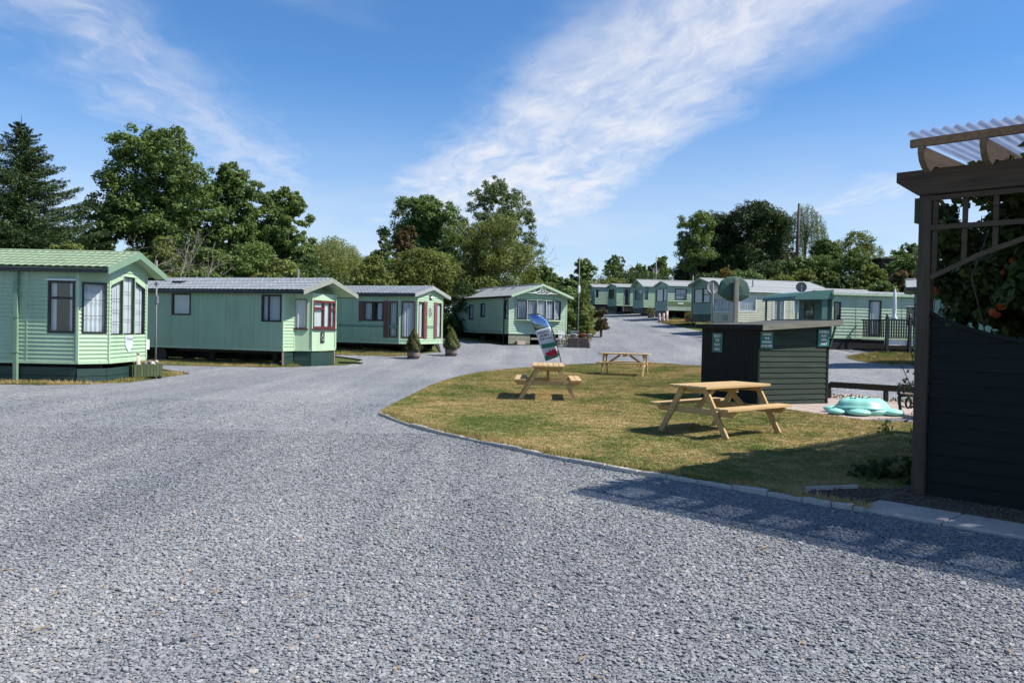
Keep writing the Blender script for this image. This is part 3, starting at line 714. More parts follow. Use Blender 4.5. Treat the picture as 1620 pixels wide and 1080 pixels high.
        if oh > .12:   # soffit under the front overhang
            m = MB()
            for sg in (-1, 1): m.add([(.0, 0, s.rh-.10), (oh, 0, s.rh-.10), (oh, sg*hw, s.eh-.10), (0, sg*hw, s.eh-.10)], [(0, 1, 2, 3)])
            m.build('soffit', s.trim, root)
        if s.gutter:
            for sg in (-1, 1):
                y = sg*(hw+.02); m = MB().box(x0+.05, x1-.02, y-.045, y+.045, s.eh-.11, s.eh-.015); m.build('gutter', GUTT if s.gutter is True else s.gutter, root)
    def make_window(s, i, a0, a1, z0, z1, fmat, cols, transom, rows, curtain, name, fw, tops, lead, cmat, proud, sill, colfr, bars):
        fr = s.frame(i); m = MB(); t0, t1 = tops if tops else (z1, z1)
        o0, o1 = -.02, proud
        top = lambda a: t0+(t1-t0)*(a-a0)/(a1-a0)
        def vbar(a, b, zlo): m.prism([(a, zlo), (b, zlo), (b, top(b)), (a, top(a))], lambda u, v, o: fr(u, o, v), o0, o1)
        vbar(a0, a0+fw, z0); vbar(a1-fw, a1, z0)
        m.box(a0+fw, a1-fw, o0, o1, z0, z0+fw, fr)
        m.prism([(a0+fw, top(a0+fw)-fw), (a1-fw, top(a1-fw)-fw), (a1-fw, top(a1-fw)), (a0+fw, top(a0+fw))], lambda u, v, o: fr(u, o, v), o0, o1)
        edges = [a0+fw] + ([a0+(a1-a0)*f for f in colfr] if colfr else [a0+(a1-a0)*k/cols for k in range(1, cols)]) + [a1-fw]
        for e in edges[1:-1]: m.prism([(e-fw*.5, z0+fw), (e+fw*.5, z0+fw), (e+fw*.5, top(e)-fw), (e-fw*.5, top(e)-fw)], lambda u, v, o: fr(u, o, v), o0, o1-.002)
        if transom: m.box(a0+fw, a1-fw, o0, o1-.004, transom-fw*.5, transom+fw*.5, fr)
        for (b0, b1, zb) in (bars or []): m.box(a0+(a1-a0)*b0, a0+(a1-a0)*b1, o0, o1-.004, zb-fw*.5, zb+fw*.5, fr)
        wnd = m.build(name, fmat, s.root)
        for e0, e1 in zip(edges, edges[1:]):
            g = .5*fw if True else 0
            g0 = e0+(0 if e0 == a0+fw else fw*.5); g1 = e1-(0 if e1 == a1-fw else fw*.5)
            p = MB().add([fr(g0-.004, -.008, z0+fw-.004), fr(g1+.004, -.008, z0+fw-.004), fr(g1+.004, -.008, top(g1)-fw+.004), fr(g0-.004, -.008, top(g0)-fw+.004)], [(0, 1, 2, 3)])
            p.build('pane', GLASS, wnd, recalc=False)
            if lead:
                nr = rows or 3
                for k in range(1, nr+1):
                    zz_ = z0+fw+(min(t0, t1)-z0-2*fw)*k/(nr+1); MB().box(g0, g1, -.006, .001, zz_-.005, zz_+.005, fr).build('glazing_bar', fmat, wnd)
                ncol = 2 if g1-g0 > .5 else 1
                for k in range(1, ncol): MB().box(g0+(g1-g0)*k/ncol-.005, g0+(g1-g0)*k/ncol+.005, -.0055, .0015, z0+fw, min(t0, t1)-fw, fr).build('glazing_bar', fmat, wnd)
        if sill: MB().box(a0-.04, a1+.04, -.01, .06, z1+.004, z1+.04, fr).build('window_head', sill, wnd)
        if curtain:
            rg = random.Random(int(a0*977+z0*31+i*7))
            spans = {'net': [(0, 1, .0)], 'pair': [(0, .34, .0), (.66, 1, .0)], 'open': [(0, .22, .08), (.78, 1, .08)], 'half': [(0, .5, .05), (.52, 1, .05)]}[curtain]
            for f0, f1, wd in spans:
                n = max(8, int((a1-a0)*(f1-f0)/.022)); m = MB(); ph = rg.uniform(0, 6)
                for k in range(n+1):
                    a = a0+fw*.5+(a1-a0-fw)*(f0+(f1-f0)*k/n); o = -.065+.018*math.sin(a*52+ph+1.3*math.sin(a*9+ph))
                    m.v += [tuple(fr(a, o, z0+.01)), tuple(fr(a, o*.98-.001, max(top(a)-.02, z0+.1)))]
                for k in range(n): m.f.append((2*k, 2*k+2, 2*k+3, 2*k+1))
                m.build('curtain', cmat or CURT, wnd, smooth=True, recalc=False)
    def chassis(s):
        L, W, fh = s.L, s.W, s.fh
        for sg in (-1, 1):
            MB().box(-L+.1, -.25, sg*W*.28-.04, sg*W*.28+.04, fh-.19, fh-.052).build('chassis_beam', BLACK, s.root)
        for k in range(4):
            for sg in (-1, 1):
                x = -.8-k*(L-1.4)/3.2; m = MB().box(x-.2, x+.2, sg*W*.28-.12, sg*W*.28+.12, -.04, .11)
                m.box(x-.09, x+.09, sg*W*.28-.09, sg*W*.28+.09, .105, fh-.185); m.build('support_block', DKBLK, s.root)
        for sg in (-1, 1):
            m = MB(); c = Vector((-L*.55, sg*(W*.36), .27)); m.tube([c+Vector((0, -.07, 0)), c+Vector((0, .07, 0))], .27, 16)
            m.build('wheel', BLACK, s.root)
        MB().box(-L+.05, -L+.09, -W/2+.05, W/2-.05, .0, fh-.06).build('rear_skirt', SKIRT, s.root)
        MB().box(-L+.1, -.7, s.near*-1*(W/2-.06)-.01, s.near*-1*(W/2-.06)+.01, .0, fh-.06).build('side_skirt', SKIRT, s.root)
    def skirt(s, i, rows, mat=SKIRT, a0=0.0, a1=None, z0=-.02, top=None):
        A, B, d, n, SL = s.seg(i); fr = s.frame(i); a1 = a1 if a1 is not None else SL; top = top or s.fh-.07; h = (top-z0)/rows
        for k in range(rows): MB().box(a0, a1, -.05, -.028, z0+k*h+.006, z0+(k+1)*h-.006, fr).build('skirt_board', mat, s.root)
    def plate(s, i, a, z, poly, mat, name='plaque', o=.02, t=.012):
        fr = s.frame(i); return MB().prism(poly, lambda u, v, q: fr(a+u, q, z+v), o, o+t).build(name, mat, s.root)
    def letter(s, i, a, z, body, size, mat, parent, o=.034, **k):
        fr = s.frame(i); me = xform(text_mesh(body, size, **k), lambda x, y, q: fr(a+x, o+q, z+y)); return link('lettering', me, mat, parent)

LETTERD = surf('dark lettering', (.03, .035, .05), .6, .1)
LETTERW = surf('white lettering', (.55, .57, .54), .6, .05)
PLQ = surf('pale blue plaque', (.55, .66, .68), .5, .12, 14.0)
PLQD = surf('black plaque', (.012, .013, .014), .4, .2)

# 1: nearest caravan on the left, green tiled roof
v = Van('caravan with green tiled roof and pointed bay window, cut off by the left edge', (-10.0, 19.8), 0, 3.05, 9.6, .53, 2.80, 3.30,
        [(-.5, -1.525), (0, -1.025), (0, 1.025), (-.5, 1.525)], wall=PALE, roofmat=TILEG, oh=.27, pitch=.098)
v.style[('tall', 2)] = True
v.winpx(0, 76, 119, 1.22, 2.49, transom=2.07, curtain='open', fw=.06, sill=WHITE)
v.win(1, .08, .66, 1.22, 2.47, curtain='net', lead=True, rows=2, fw=.05)
W1 = ((.08, .69, 2.42, 2.60), (.72, 1.33, 2.68, 2.68), (1.36, 1.97, 2.60, 2.42))
for a0, a1, t0, t1 in W1:
    v.win(2, a0, a1, 1.19, max(t0, t1), tops=(t0, t1), curtain='net', lead=True, rows=3, fw=.034, proud=.012)
v.open[2] = [(.085, 1.965, 1.2, 2.675)]
v.finish()
for a in (.69, 1.33): MB().box(a+.001, a+.029, -.05, .03, 1.19, 2.68, v.frame(2)).build('mullion', PALE2, v.root)
for a0, a1, t0, t1 in (W1[0], W1[2]):
    fr = v.frame(2); MB().prism([(a0, t0), (a1, t1), (a1, 2.70), (a0, 2.70)], lambda u, w_, q: fr(u, q, w_), -.02, .014).build('window_infill', PALE2, v.root)
v.skirt(1, 2, top=.37); v.skirt(2, 2, top=.37); v.skirt(0, 2, a0=4.0, a1=v.L-.55, top=.40)
sh = v.plate(2, 1.03, .98, [(-.2, .2), (-.1, .185), (0, .2), (.1, .185), (.2, .2), (.2, -.06), (.12, -.15), (0, -.26), (-.12, -.15), (-.2, -.06)], PLQ)
v.letter(2, 1.03, 1.08, 'Wyen', .15, LETTERD, sh, shear=.35)
xq = v.spx(0, 28)
m = MB(); fr = v.frame(0); m.box(xq-.045, xq+.045, .02, .11, -.02, 2.70, fr)
dp = m.build('downpipe', SAGE, v.root)
for z in (.75, 1.6, 2.4): MB().box(xq-.06, xq+.06, .0, .118, z-.02, z+.02, fr).build('pipe_clip', SAGE, dp)
MB().box(-.02, .05, .02, .10, .78, 1.05, v.frame(3)).build('meter_box', WHITE, v.root)
VAN1 = v

# 2: grey tiles, mahogany bay
v = Van('green caravan with grey tiled roof and red-brown framed bay window', (-8.23, 29.4), -18, 3.66, 10.4, .60, 2.73, 3.25,
        [(0, -1.83), (0, -1.12), (.55, -.80), (.55, .86), (.1, 1.2), (0, 1.83)], wall=PALE, roofmat=TILEGREY, oh=.9, barge=BARGE, trim=PALE2, pitch=.115)
v.style[2] = v.style[3] = v.style[4] = ('panel', PALE2)
v.win(0, v.L-.90, v.L-.06, 1.60, 2.58, curtain='net', cols=2, fw=.06, colfr=[.36])
v.win(0, v.L-4.85, v.L-3.98, 1.78, 2.60, curtain='net', fw=.06)
v.win(2, .01, .45, 1.38, 2.46, fmat=BROWNF, curtain='net', fw=.03)
v.win(3, .02, 1.64, 1.38, 2.44, fmat=REDF, curtain='half', fw=.085, colfr=[.47, .78], bars=[(.05, .47, 2.14), (.78, .96, 2.14)], proud=.035)
v.win(4, .02, .54, 1.38, 2.40, fmat=REDF, curtain='net', fw=.05)
v.finish()
for i, (a0, a1) in ((2, (-.02, .5)), (3, (-.03, 1.69)), (4, (0, .56))): MB().box(a0, a1, .0, .07, 1.33, 1.378, v.frame(i)).build('window_sill', BROWNF, v.root)
v.skirt(1, 3, SKIRT, a0=.02); v.skirt(2, 3, SKIRT); v.skirt(3, 1, SKIRT); v.skirt(4, 1)
for y in (-1.79, 1.79):
    MB().tube([(-.02, y, -.03), (-.02, y, .58)], .03, 8).build('corner_leg', surf('rusty pipe', (.32, .22, .19), .7, .2), v.root)
pq = v.plate(3, .72, 1.05, [(-.13, -.2), (.13, -.2), (.13, .2), (-.13, .2)], PLQD)
fr = v.frame(3); m = MB()
m.tube([fr(.72+.075*math.cos(t), .036, 1.04+.11*math.sin(t)) for t in np.linspace(0, 6.28, 17)], .010, 5)
m.build('emblem', LETTERW, pq); v.letter(3, .72, 1.19, 'No', .06, LETTERW, pq)
m = MB().box(-2.05, -1.6, -.35, -.05, 0, .12).box(-5.6, -5.2, -.9, -.5, 3.02, 3.07); m = MB(); zr = 3.25-(3.25-2.73)*.8/1.95+.03
m.box(-5.6, -5.15, -.98, -.62, zr-.03, zr+.05); m.build('roof_vent', BLACK, v.root)
m = MB().tube([(-.6, .05, 3.22), (-.6, .05, 3.55), (-.6, .05, 3.62)], [.03, .03, .045], 8); m.build('flue', GALV, v.root)
MB().box(.2, 1.2, 1.75, 1.95, .0, .07).build('step_plank', surf('old plank', (.05, .045, .035), .9, .3), v.root)

# 3: shutters
v = Van('green caravan with brown shutters and tall windows behind two potted shrubs', (-5.26+.66, 38.0-.24), -20, 3.66, 9.5, .43, 2.70, 3.12,
        [(-.7, -1.83), (0, -1.38), (0, 1.38), (-.7, 1.83)], wall=PALE, roofmat=TILEGREY, oh=.16, barge=ROOFW, trim=PALE2, pitch=.12)
v.style[('tall', 2)] = True
v.winpx(0, 576, 607, 1.42, 2.34, cols=2, curtain='pair', fw=.07, fmat=BROWNF)
v.winpx(0, 616, 629.4, .68, 2.36, curtain='half', fw=.06, fmat=BROWNF)
v.win(1, .10, .76, .66, 2.38, curtain='half', fw=.07, fmat=BROWNF)
v.win(2, .12, .66, .66, 2.38, curtain='half', fw=.05, fmat=BROWNF)
v.win(2, 2.1, 2.64, .66, 2.38, curtain='half', fw=.05, fmat=BROWNF)
v.finish()
def shutter(v, i, a0, a1, z0, z1):
    fr = v.frame(i); m = MB().box(a0, a1, .018, .045, z0, z1, fr); sh = m.build('shutter', SHUT, v.root)
    k = z0+.08
    while k < z1-.1: MB().box(a0+.04, a1-.04, .046, .056, k, k+.05, fr).build('louvre', SHUT, sh); k += .085
s_ = v.spx(0, 568), v.spx(0, 575.5)
for i, a0, a1, z0, z1 in ((0, s_[0], s_[1], 1.40, 2.36), (0, v.spx(0, 607.5), v.spx(0, 615), .66, 2.38), (2, .67, 1.0, .64, 2.40), (2, 1.76, 2.09, .64, 2.40)): shutter(v, i, a0, a1, z0, z1)
for i in (0, 2):
    A, B, d, n, SL = v.seg(i); MB().box(0 if i == 0 else 1.02, SL-.0 if i == 0 else 1.74, .016, .028, 1.13, 1.24, v.frame(i)).build('stripe', GREEN, v.root)
th = [(.19*math.cos(t), .24*math.sin(t)) for t in np.linspace(0, 6.28, 17)[:-1]]
rd = v.plate(2, 1.38, 1.92, th, surf('pewter plaque', (.28, .30, .28), .5, .2)); m = MB(); fr = v.frame(2)
for k in range(12):
    t = k*math.pi/6; m.tube([fr(1.38+.05*math.cos(t), .034, 1.92+.06*math.sin(t)), fr(1.38+.16*math.cos(t), .036, 1.92+.2*math.sin(t))], .012, 5)
m.build('emblem', MATS['pewter plaque'], rd)
lm = v.plate(2, 1.38, 2.62, [(-.15, -.13), (.15, -.13), (.15, .13), (-.15, .13)], PLQD, 'lamp_box'); MB().box(1.3, 1.46, .03, .07, 2.57, 2.67, v.frame(2)).build('lamp_lens', WHITEPL, lm)
MB().bar((-.1, .9, .36), (.25, .75, -.05), .06, .09).build('drawbar', BLACK, v.root)

# 4: carved gable
v = Van('green caravan with carved scroll in its gable and a five pane bow window', (-.19, 45.0), -62.7, 3.66, 7.9, .58, 2.62, 3.30, None, wall=MINT, roof='plain', roofmat=ROOFW, oh=.5, barge=PALE2, trim=PALE2, pitch=.13, gutter=GUTT)
v.win(0, v.L-.5, v.L-.10, 1.35, 2.38, curtain='net', fw=.06, cmat=CURTD)
v.winpx(0, 742, 749, 1.3, 2.2, curtain='net', fw=.06, cmat=CURTD); v.winpx(0, 760.5, 767.5, 1.45, 2.25, curtain='net', fw=.06, cmat=CURTD)
v.open[1].append((.42, 3.24, 1.36, 2.40))
v.finish()
ys = [-1.42, -.86, -.29, .29, .86, 1.42]; os_ = [.04, .28, .36, .36, .28, .04]
v.loop2 = [(o, y) for o, y in zip(os_, ys)]
keep = (v.loop, v.nseg)
v.loop = v.loop2; v.nseg = len(v.loop2)
for i in range(5):
    A, B, d, n, SL = v.seg(i); v.make_window(i, .0, SL, 1.34, 2.40, BLACKF, 1, None, 0, 'half', 'window', .055, None, False, CURTD, .02, None, None, None)
    MB().box(-.02, SL+.02, -.03, .06, 1.27, 1.335, v.frame(i)).build('window_sill', PALE2, v.root)
    MB().box(-.012, .012, .02, .035, 1.34, 2.40, v.frame(i)).build('mullion_strip', WHITE, v.root)
for z in (1.28, 2.41): MB().prism([(0.0, -1.45)]+[(o, y) for o, y in zip(os_, ys)]+[(0, 1.45)], lambda a, b, q: Vector((a, b, q)), z, z+.03).build('bow_shelf', PALE2, v.root)
v.loop, v.nseg = keep
# scalloped pelmet and scroll in the gable
pts = [(y, 2.62+.0*y) for y in (-1.35, 1.35)]
m = MB(); yy = np.linspace(-1.4, 1.4, 29)
for y0, y1 in zip(yy, yy[1:]):
    lo = lambda y: 2.46+.05*abs(math.sin(y*4.5)); m.add([(.03, y0, lo(y0)), (.03, y1, lo(y1)), (.03, y1, 2.6), (.03, y0, 2.6), (.06, y0, lo(y0)), (.06, y1, lo(y1)), (.06, y1, 2.6), (.06, y0, 2.6)], [(0, 1, 2, 3), (7, 6, 5, 4), (0, 4, 5, 1), (3, 2, 6, 7)])
m.build('pelmet', PALE2, v.root)
m = MB(); c = (0, 2.92); xg = .47
ring = lambda cy, cz, r, a0=0, a1=6.2832, n=18: [(xg, cy+r*math.cos(t), cz+r*math.sin(t)) for t in np.linspace(a0, a1, n)]
m.tube(ring(0, 2.93, .17), .02, 6, False); m.tube(ring(0, 2.93, .07), .018, 6, False)
for sg in (-1, 1):
    m.tube([(xg, sg*y, z) for y, z in ((.17, 2.95), (.35, 2.86), (.5, 2.84), (.62, 2.90), (.56, 2.97), (.48, 2.93))], .018, 6)
    m.tube([(xg, sg*y, z) for y, z in ((.12, 2.80), (.28, 2.76), (.4, 2.80), (.75, 2.80), (1.05, 2.83))], .018, 6)
    m.tube([(xg, sg*.12, 3.06), (xg, sg*.2, 3.14), (xg, sg*.1, 3.2)], .016, 6)
m.build('carved_scroll', WHITE, v.root, smooth=True)
v.skirt(1, 2, SKIRTG, a0=.0, a1=1.35); MB().box(.45, .95, -.04, .2, -.05, .14, v.frame(1)).build('concrete_block', surf('pinkish block', (.42, .33, .28), .9, .1), v.root)
MB().box(1.4, 3.6, -.06, -.03, .22, .34, v.frame(1)).build('skirt_board', SKIRTG, v.root)
for xx in (-2.2, -3.4, -4.6, -6.2):
    zr = v.rh-(v.rh-v.eh)*.25-.0; MB().tube([(xx, -.45, zr-.05), (xx, -.45, zr+.06), (xx, -.45, zr+.07)], [.10, .10, .16], 10).build('roof_vent', WHITEPL, v.root)
MB().box(-v.L+.3, -.9, -v.W/2-.045, -v.W/2-.02, .62, .66).build('side_trim', SAGE, v.root)
MB().tube([(-.55, -1.87, .0), (-.55, -1.87, 2.55)], .035, 8).build('downpipe', GUTT, v.root)
VAN4 = v

# ---- the row on the right and the far end of the road
def far_van(label, px, D, ang, W, L, wallm, frontm, **k):
    X = at(px, 500, D).x
    zoff = k.pop('zoff', 0.0); sidemat = wallm
    v = Van(label, (X, D), ang, W, L, k.pop('fh', .6), k.pop('eh', 2.68), k.pop('rh', 3.02), k.pop('front', None), near=1, wall=wallm, roof='plain', roofmat=ROOFW, oh=k.pop('oh', .15), trim=k.pop('trim', wallm), barge=k.pop('barge', SAGE), pitch=k.pop('pitch', .14), gutter=k.pop('gutter', WHITE), zoff=zoff)
    for i in range(1, v.nseg-2): v.style[i] = ('lap', frontm)
    return v
v = far_van('cream sided caravan with white doorframe behind the green shed', 1166, 50, 196, 3.05, 10.5, BEIGE, BEIGE, oh=.2, barge=GREEN)
v.win(1, .25, 2.8, 1.35, 2.25, curtain='net', cols=3, fw=.05, fmat=WHITE)
v.winpx(2, 1168, 1196, 1.40, 2.30, curtain='net', fw=.05, fmat=WHITE, cols=1, sill=WHITE)
v.winpx(2, 1223, 1241, .66, 2.42, curtain='pair', fw=.06, fmat=WHITEPL, name='door', cmat=CURTD)
v.winpx(2, 1254, 1264, 1.35, 2.25, curtain='net', fw=.05, fmat=WHITE); v.winpx(2, 1292, 1306, 1.3, 2.25, curtain='net', fw=.05, fmat=WHITE)
v.finish(); v.skirt(1, 1, SKIRTG); v.skirt(2, 1, SKIRTG)
pq = v.plate(1, 1.7, 1.0, [(-.3, -.16), (.3, -.16), (.3, .16), (-.3, .16)], SAGE); fr = v.frame(1); m = MB()
for c in (-.1, .1): m.tube([fr(1.7+c+.1*math.cos(t), .04, 1.0+.07*math.sin(t)) for t in np.linspace(0, 6.28, 13)], .014, 5)
m.build('emblem', WHITE, pq)
for a in (v.spx(2, 1206.5),): 
    m = MB().tube([(-a, .35, 2.85), (-a, .35, 3.42), (-a, .35, 3.46)], [.05, .05, .08], 8); m.build('flue', GALV, v.root)
fr = v.frame(2); a = v.spx(2, 1226); m = MB()
for da in (0, .5): MB().tube([fr(a+da, .02, .75), fr(a+da, .75, .75), fr(a+da, .75, .0)], .02, 6).build('handrail', WHITE, v.root)
if True: pass; MB().box(a-.1, a+.9, .02, .75, .3, .38, fr).box(a-.05, a+.85, .02, .7, -.05, .3, fr).build('door_step', CONC, v.root)
VAN9B = v

v = far_van('dark looking green caravan gable with white roof between the striped and the cream caravans', 1127, 58, 196, 3.05, 9.0, GREEN3, GREEN, zoff=.30, oh=.25, eh=2.72, rh=3.15, gutter=WHITE)
v.win(1, .35, 1.6, 1.35, 2.42, curtain='net', fw=.06, cmat=CURTD); v.win(1, 1.66, 2.7, 1.35, 2.42, curtain='net', fw=.06, transom=1.95, cmat=CURTD)
v.finish(); v.skirt(1, 1)

v = far_van('green caravan with olive stripe round its lower side and curved lower corner', 1056, 68, 190, 3.05, 8.5, MINT, GREEN3, zoff=.22, oh=.1)
v.win(1, .3, 1.9, 1.3, 2.4, curtain='net', fw=.06, cmat=CURTD); v.win(1, 2.0, 2.8, 1.3, 2.4, curtain='net', fw=.06, cmat=CURTD)
v.winpx(2, 1067, 1085.5, 1.45, 2.38, curtain='half', fw=.06, sill=WHITE); v.finish(); v.skirt(1, 1, BLACK)
MB().box(0, 8, .017, .03, .93, 1.26, v.frame(2)).build('stripe', OLIVE, v.root); MB().box(.85, 1.35, .03, .045, 1.08, 1.2, v.frame(2)).build('name_plate', WHITE, v.root)

v = far_van('small pale green caravan with ridge roof beside the striped one', 1018, 76, 190, 3.05, 7.0, PALE, GREEN3, zoff=.20, eh=2.6, rh=3.2, oh=.25)
v.win(1, .5, 2.5, 1.3, 2.3, curtain='net', fw=.06, cmat=CURTD); v.winpx(2, 1019, 1024.5, 1.3, 2.42, curtain='net', fw=.06, transom=1.95); v.finish(); v.skirt(1, 1, BLACK); v.skirt(2, 1, BLACK)

v = far_van('pale green caravan with a dark open porch at the top of the road', 975, 82, 190, 3.05, 8.0, PALE, GREEN3, zoff=.22, eh=2.55, rh=2.8)
v.win(1, .4, 2.2, 1.3, 2.3, curtain=None, fw=.06); v.winpx(2, 986, 995.5, .66, 2.45, curtain='open', fw=.05, name='door', fmat=BLACKF); v.finish(); v.skirt(1, 1, BLACK)
fr = v.frame(2); a = v.spx(2, 986); m = MB()
for k in range(3): m.box(a-.3, a+1.1, .05+.3*k, .35+.3*k, .0, .45-.15*k, fr)
m.build('door_step', BLACK, v.root); m = MB()
for da in (-.3, 1.1): MB().tube([fr(a+da, .05, 1.35), fr(a+da, .95, 1.0), fr(a+da, .95, 0)], .025, 6).build('handrail', GALV, v.root)

v = far_van('small green caravan with grey roof half hidden behind the roadside shrubs', 941, 88, 186, 3.05, 8.0, MINT, GREEN3, zoff=.25, eh=2.4, rh=2.75, oh=.3, gutter=None)
v.winpx(2, 942, 946, 1.3, 2.1, curtain=None, fw=.06); v.finish(); v.skirt(2, 1, BLACK)

# green caravan with porch and deck
v = far_van('pale green caravan with teal porch canopy and railed deck', 1317, 39, 190, 3.05, 9.5, MINT, TEAL, zoff=-.10, eh=2.72, rh=2.86, oh=.1, pitch=.15, trim=PALE2, gutter=PALE2)
v.winpx(2, 1318.5, 1330, 1.15, 2.30, curtain=None, fw=.06); v.winpx(2, 1374, 1394, .70, 2.42, curtain='half', fw=.07, name='door')
v.winpx(2, 1434, 1452, 1.25, 2.15, curtain=None, fw=.05, sill=WHITE); v.win(1, .5, 1.4, .7, 2.3, curtain=None, fw=.06, name='door')
v.finish(); v.skirt(2, 1, BLACK)  # black skirting paints in the shade of the void under the deck
m = MB(); n = 10
prof = [(.02, 2.86), (1.2, 2.76), (1.7, 2.66), (1.95, 2.50), (2.02, 2.34), (1.96, 2.34), (.02, 2.42)]
m.prism(prof, lambda a, b, q: Vector((a, q, b)), -1.62, 1.62); m.build('porch_canopy', TEAL, v.root)
for x, y in ((.42, 1.5), (1.85, 1.5), (1.85, -1.5)): MB().box(x-.14 if x < 1 else x-.04, x+.14 if x < 1 else x+.04, y-.04, y+.04, -.05, 2.40).build('porch_post', TEAL, v.root)
MB().tube([(-5.3, .3, 2.8), (-5.3, .3, 3.3), (-5.3, .3, 3.34)], [.05, .05, .08], 8).build('flue', GALV, v.root)
VAN10 = v
fr = v.frame(2); a0 = v.spx(2, 1353)+.3; A1 = a0+6.0; dk = empty('deck', tuple(v.root.matrix_world @ Vector((0, 0, 0)) if False else v.O), v.root.rotation_euler.z, 'raised deck with dark green baluster railing in front of the porch caravan', 'deck')
DKG = surf('dark green railing', (.0035, .0095, .0075), .5, .2); DKB = surf('deck boards', (.30, .27, .22), .85, .15)
for k in range(14): MB().box(a0, A1, .10+k*.125, .10+k*.125+.117, .50, .535, fr).build('deck_board', DKB, dk)
MB().box(a0, A1, 1.86, 1.90, .30, .53, fr).build('fascia', WHITE, dk)
dz = .54
for side in range(2):
    posts = [a0+.05+k*1.15 for k in range(6)] if side == 0 else [None, None]
    if side == 0:
        for p in posts:
            m = MB().box(p-.065, p+.065, 1.905, 2.02, -.30, dz+1.02, fr); q = m.build('post', DKG, dk); MB().lathe([(.075, 0), (.085, .03), (.04, .07), (.07, .12), (.03, .17)], 10, tuple(fr(p, 1.957, dz+1.02))).build('finial', DKG, q)
        MB().box(a0, A1, 1.93, 1.99, dz+.88, dz+.97, fr).build('top_rail', DKG, dk); MB().box(a0, A1, 1.935, 1.985, dz+.08, dz+.13, fr).build('bottom_rail', DKG, dk)
        x = a0+.15; bm_ = None
        while x < A1:
            if min(abs(x-p) for p in posts) > .09:
                if bm_ is None:
                    x00 = x; o = MB().box(x-.026, x+.026, 1.935, 1.985, dz+.13, dz+.90, fr).build('baluster', DKG, dk); bm_ = o.data; dvec = fr(1, 0, 0)-fr(0, 0, 0)
                else: o = link('baluster', bm_, None, dk); o.location = dvec*(x-x00)
            x += .125
    else:
        MB().box(a0-.03, a0+.03, .1, 1.95, dz+.88, dz+.94, fr).build('top_rail', DKG, dk)
        for k in range(13): MB().box(a0-.02, a0+.02, .2+k*.13, .24+k*.13, dz+.1, dz+.88, fr).build('baluster', DKG, dk)

# hidden caravan behind the pergola post; its end shows and its shadow falls on the gravel
X = at(1449.5, 510, 29).x
v = Van('teal ended caravan mostly hidden behind the pergola post', (X, 29), 155, 3.05, 9, .60, 2.75, 3.1, None, near=1, wall=GREEN, roof='plain', roofmat=ROOFW, oh=.35, trim=TEAL, barge=TEAL, pitch=.14)
v.style[1] = ('lap', TEAL); v.win(1, .5, 2.5, 1.3, 2.3, curtain='net', fw=.06); v.finish(); v.skirt(1, 1)

# ------------------------------------------------------------------ leaves
def leaf_mesh(P, N, size, rng, asp=.55, name='crown', fold=.25):
    n = len(P); N = N/np.maximum(np.linalg.norm(N, axis=1, keepdims=True), 1e-6)
    r = rng.normal(size=(n, 3)); T_ = np.cross(N, r); T_ /= np.maximum(np.linalg.norm(T_, axis=1, keepdims=True), 1e-6); B = np.cross(N, T_)
    s = size if np.ndim(size) else np.full(n, size); s = s[:, None]
    a = P - T_*s*.5; c = P + T_*s*.5; b = P + B*s*asp*.5 + N*s*fold*.3; d = P - B*s*asp*.5 + N*s*fold*.3
    V = np.stack([a, b, c, d], 1).reshape(-1, 3); Fq = np.arange(4*n).reshape(-1, 4)
    return npmesh(name, V, Fq)
def puffs(rng, blobs, per=26, rel=(.20, .36), shell=(.55, 1.02), low=-.55):
    C, R = [], []
    for (cx, cy, cz, rx, ry, rz) in blobs:
        d = rng.normal(size=(per*3, 3)); d /= np.linalg.norm(d, axis=1, keepdims=True); d = d[d[:, 2] > low][:per]
        k = rng.uniform(shell[0], shell[1], (len(d), 1)); C.append(np.array((cx, cy, cz)) + d*k*np.array((rx, ry, rz)))
        R.append(rng.uniform(rel[0], rel[1], len(d))*min(rx, ry, rz)*1.15)
    return np.concatenate(C), np.concatenate(R)
def leaves_on(rng, C, R, n, up=.35, flat=.75):
    w_ = R**2; i = rng.choice(len(C), n, p=w_/w_.sum()); d = rng.normal(size=(n, 3)); d /= np.linalg.norm(d, axis=1, keepdims=True)
    k = rng.random((n, 1))**.45; off = d*k*R[i][:, None]; off[:, 2] *= flat
    N = d + np.array((0, 0, up)) + rng.normal(size=(n, 3))*.55
    return C[i]+off, N
def shape_blobs(rng, w, h, z0, n, prof='round', depth=.8):
    """blobs that fill a crown w wide, from z0 to z0+h"""
    out = []
    for k in range(n):
        t = (k+.5)/n + rng.uniform(-.3, .3)/n; t = min(max(t, .02), .98)
        rad = {'round': math.sqrt(max(.05, 1-(2*t-.9)**2/1.25)), 'tall': math.sqrt(max(.05, 1-(2*t-1)**2)), 'bush': math.sqrt(max(.08, 1-t**2)), 'flat': max(.25, 1-t**3)}[prof]
        br = w*.5*rad*rng.uniform(.36, .56); a = rng.uniform(0, 6.283); q = (w*.5*rad-br)*math.sqrt(rng.random())*1.05
        zc = z0 + t*h; zc = min(zc, z0+h-br*.8)
        out.append((q*math.cos(a), q*math.sin(a)*depth, max(zc, z0+br*.5), br, br*.95, br*.85))
    return out
BARK = surf('bark', (.10, .082, .06), .95, .3, 14.0, bump=.8, bscale=25, streak=(1, 1, .25))
BARKP = surf('pale dead bark', (.21, .185, .15), .95, .25, 10.0, bump=.4)
L_OAK = leafmat('dark broad leaves', (0.044, 0.078, 0.02), (0.165, 0.235, 0.065), .28)
L_MID = leafmat('mid green leaves', (0.055, 0.095, 0.024), (0.19, 0.26, 0.07), .32)
L_OLV = leafmat('olive leaves', (0.065, 0.09, 0.022), (0.235, 0.265, 0.075), .35)
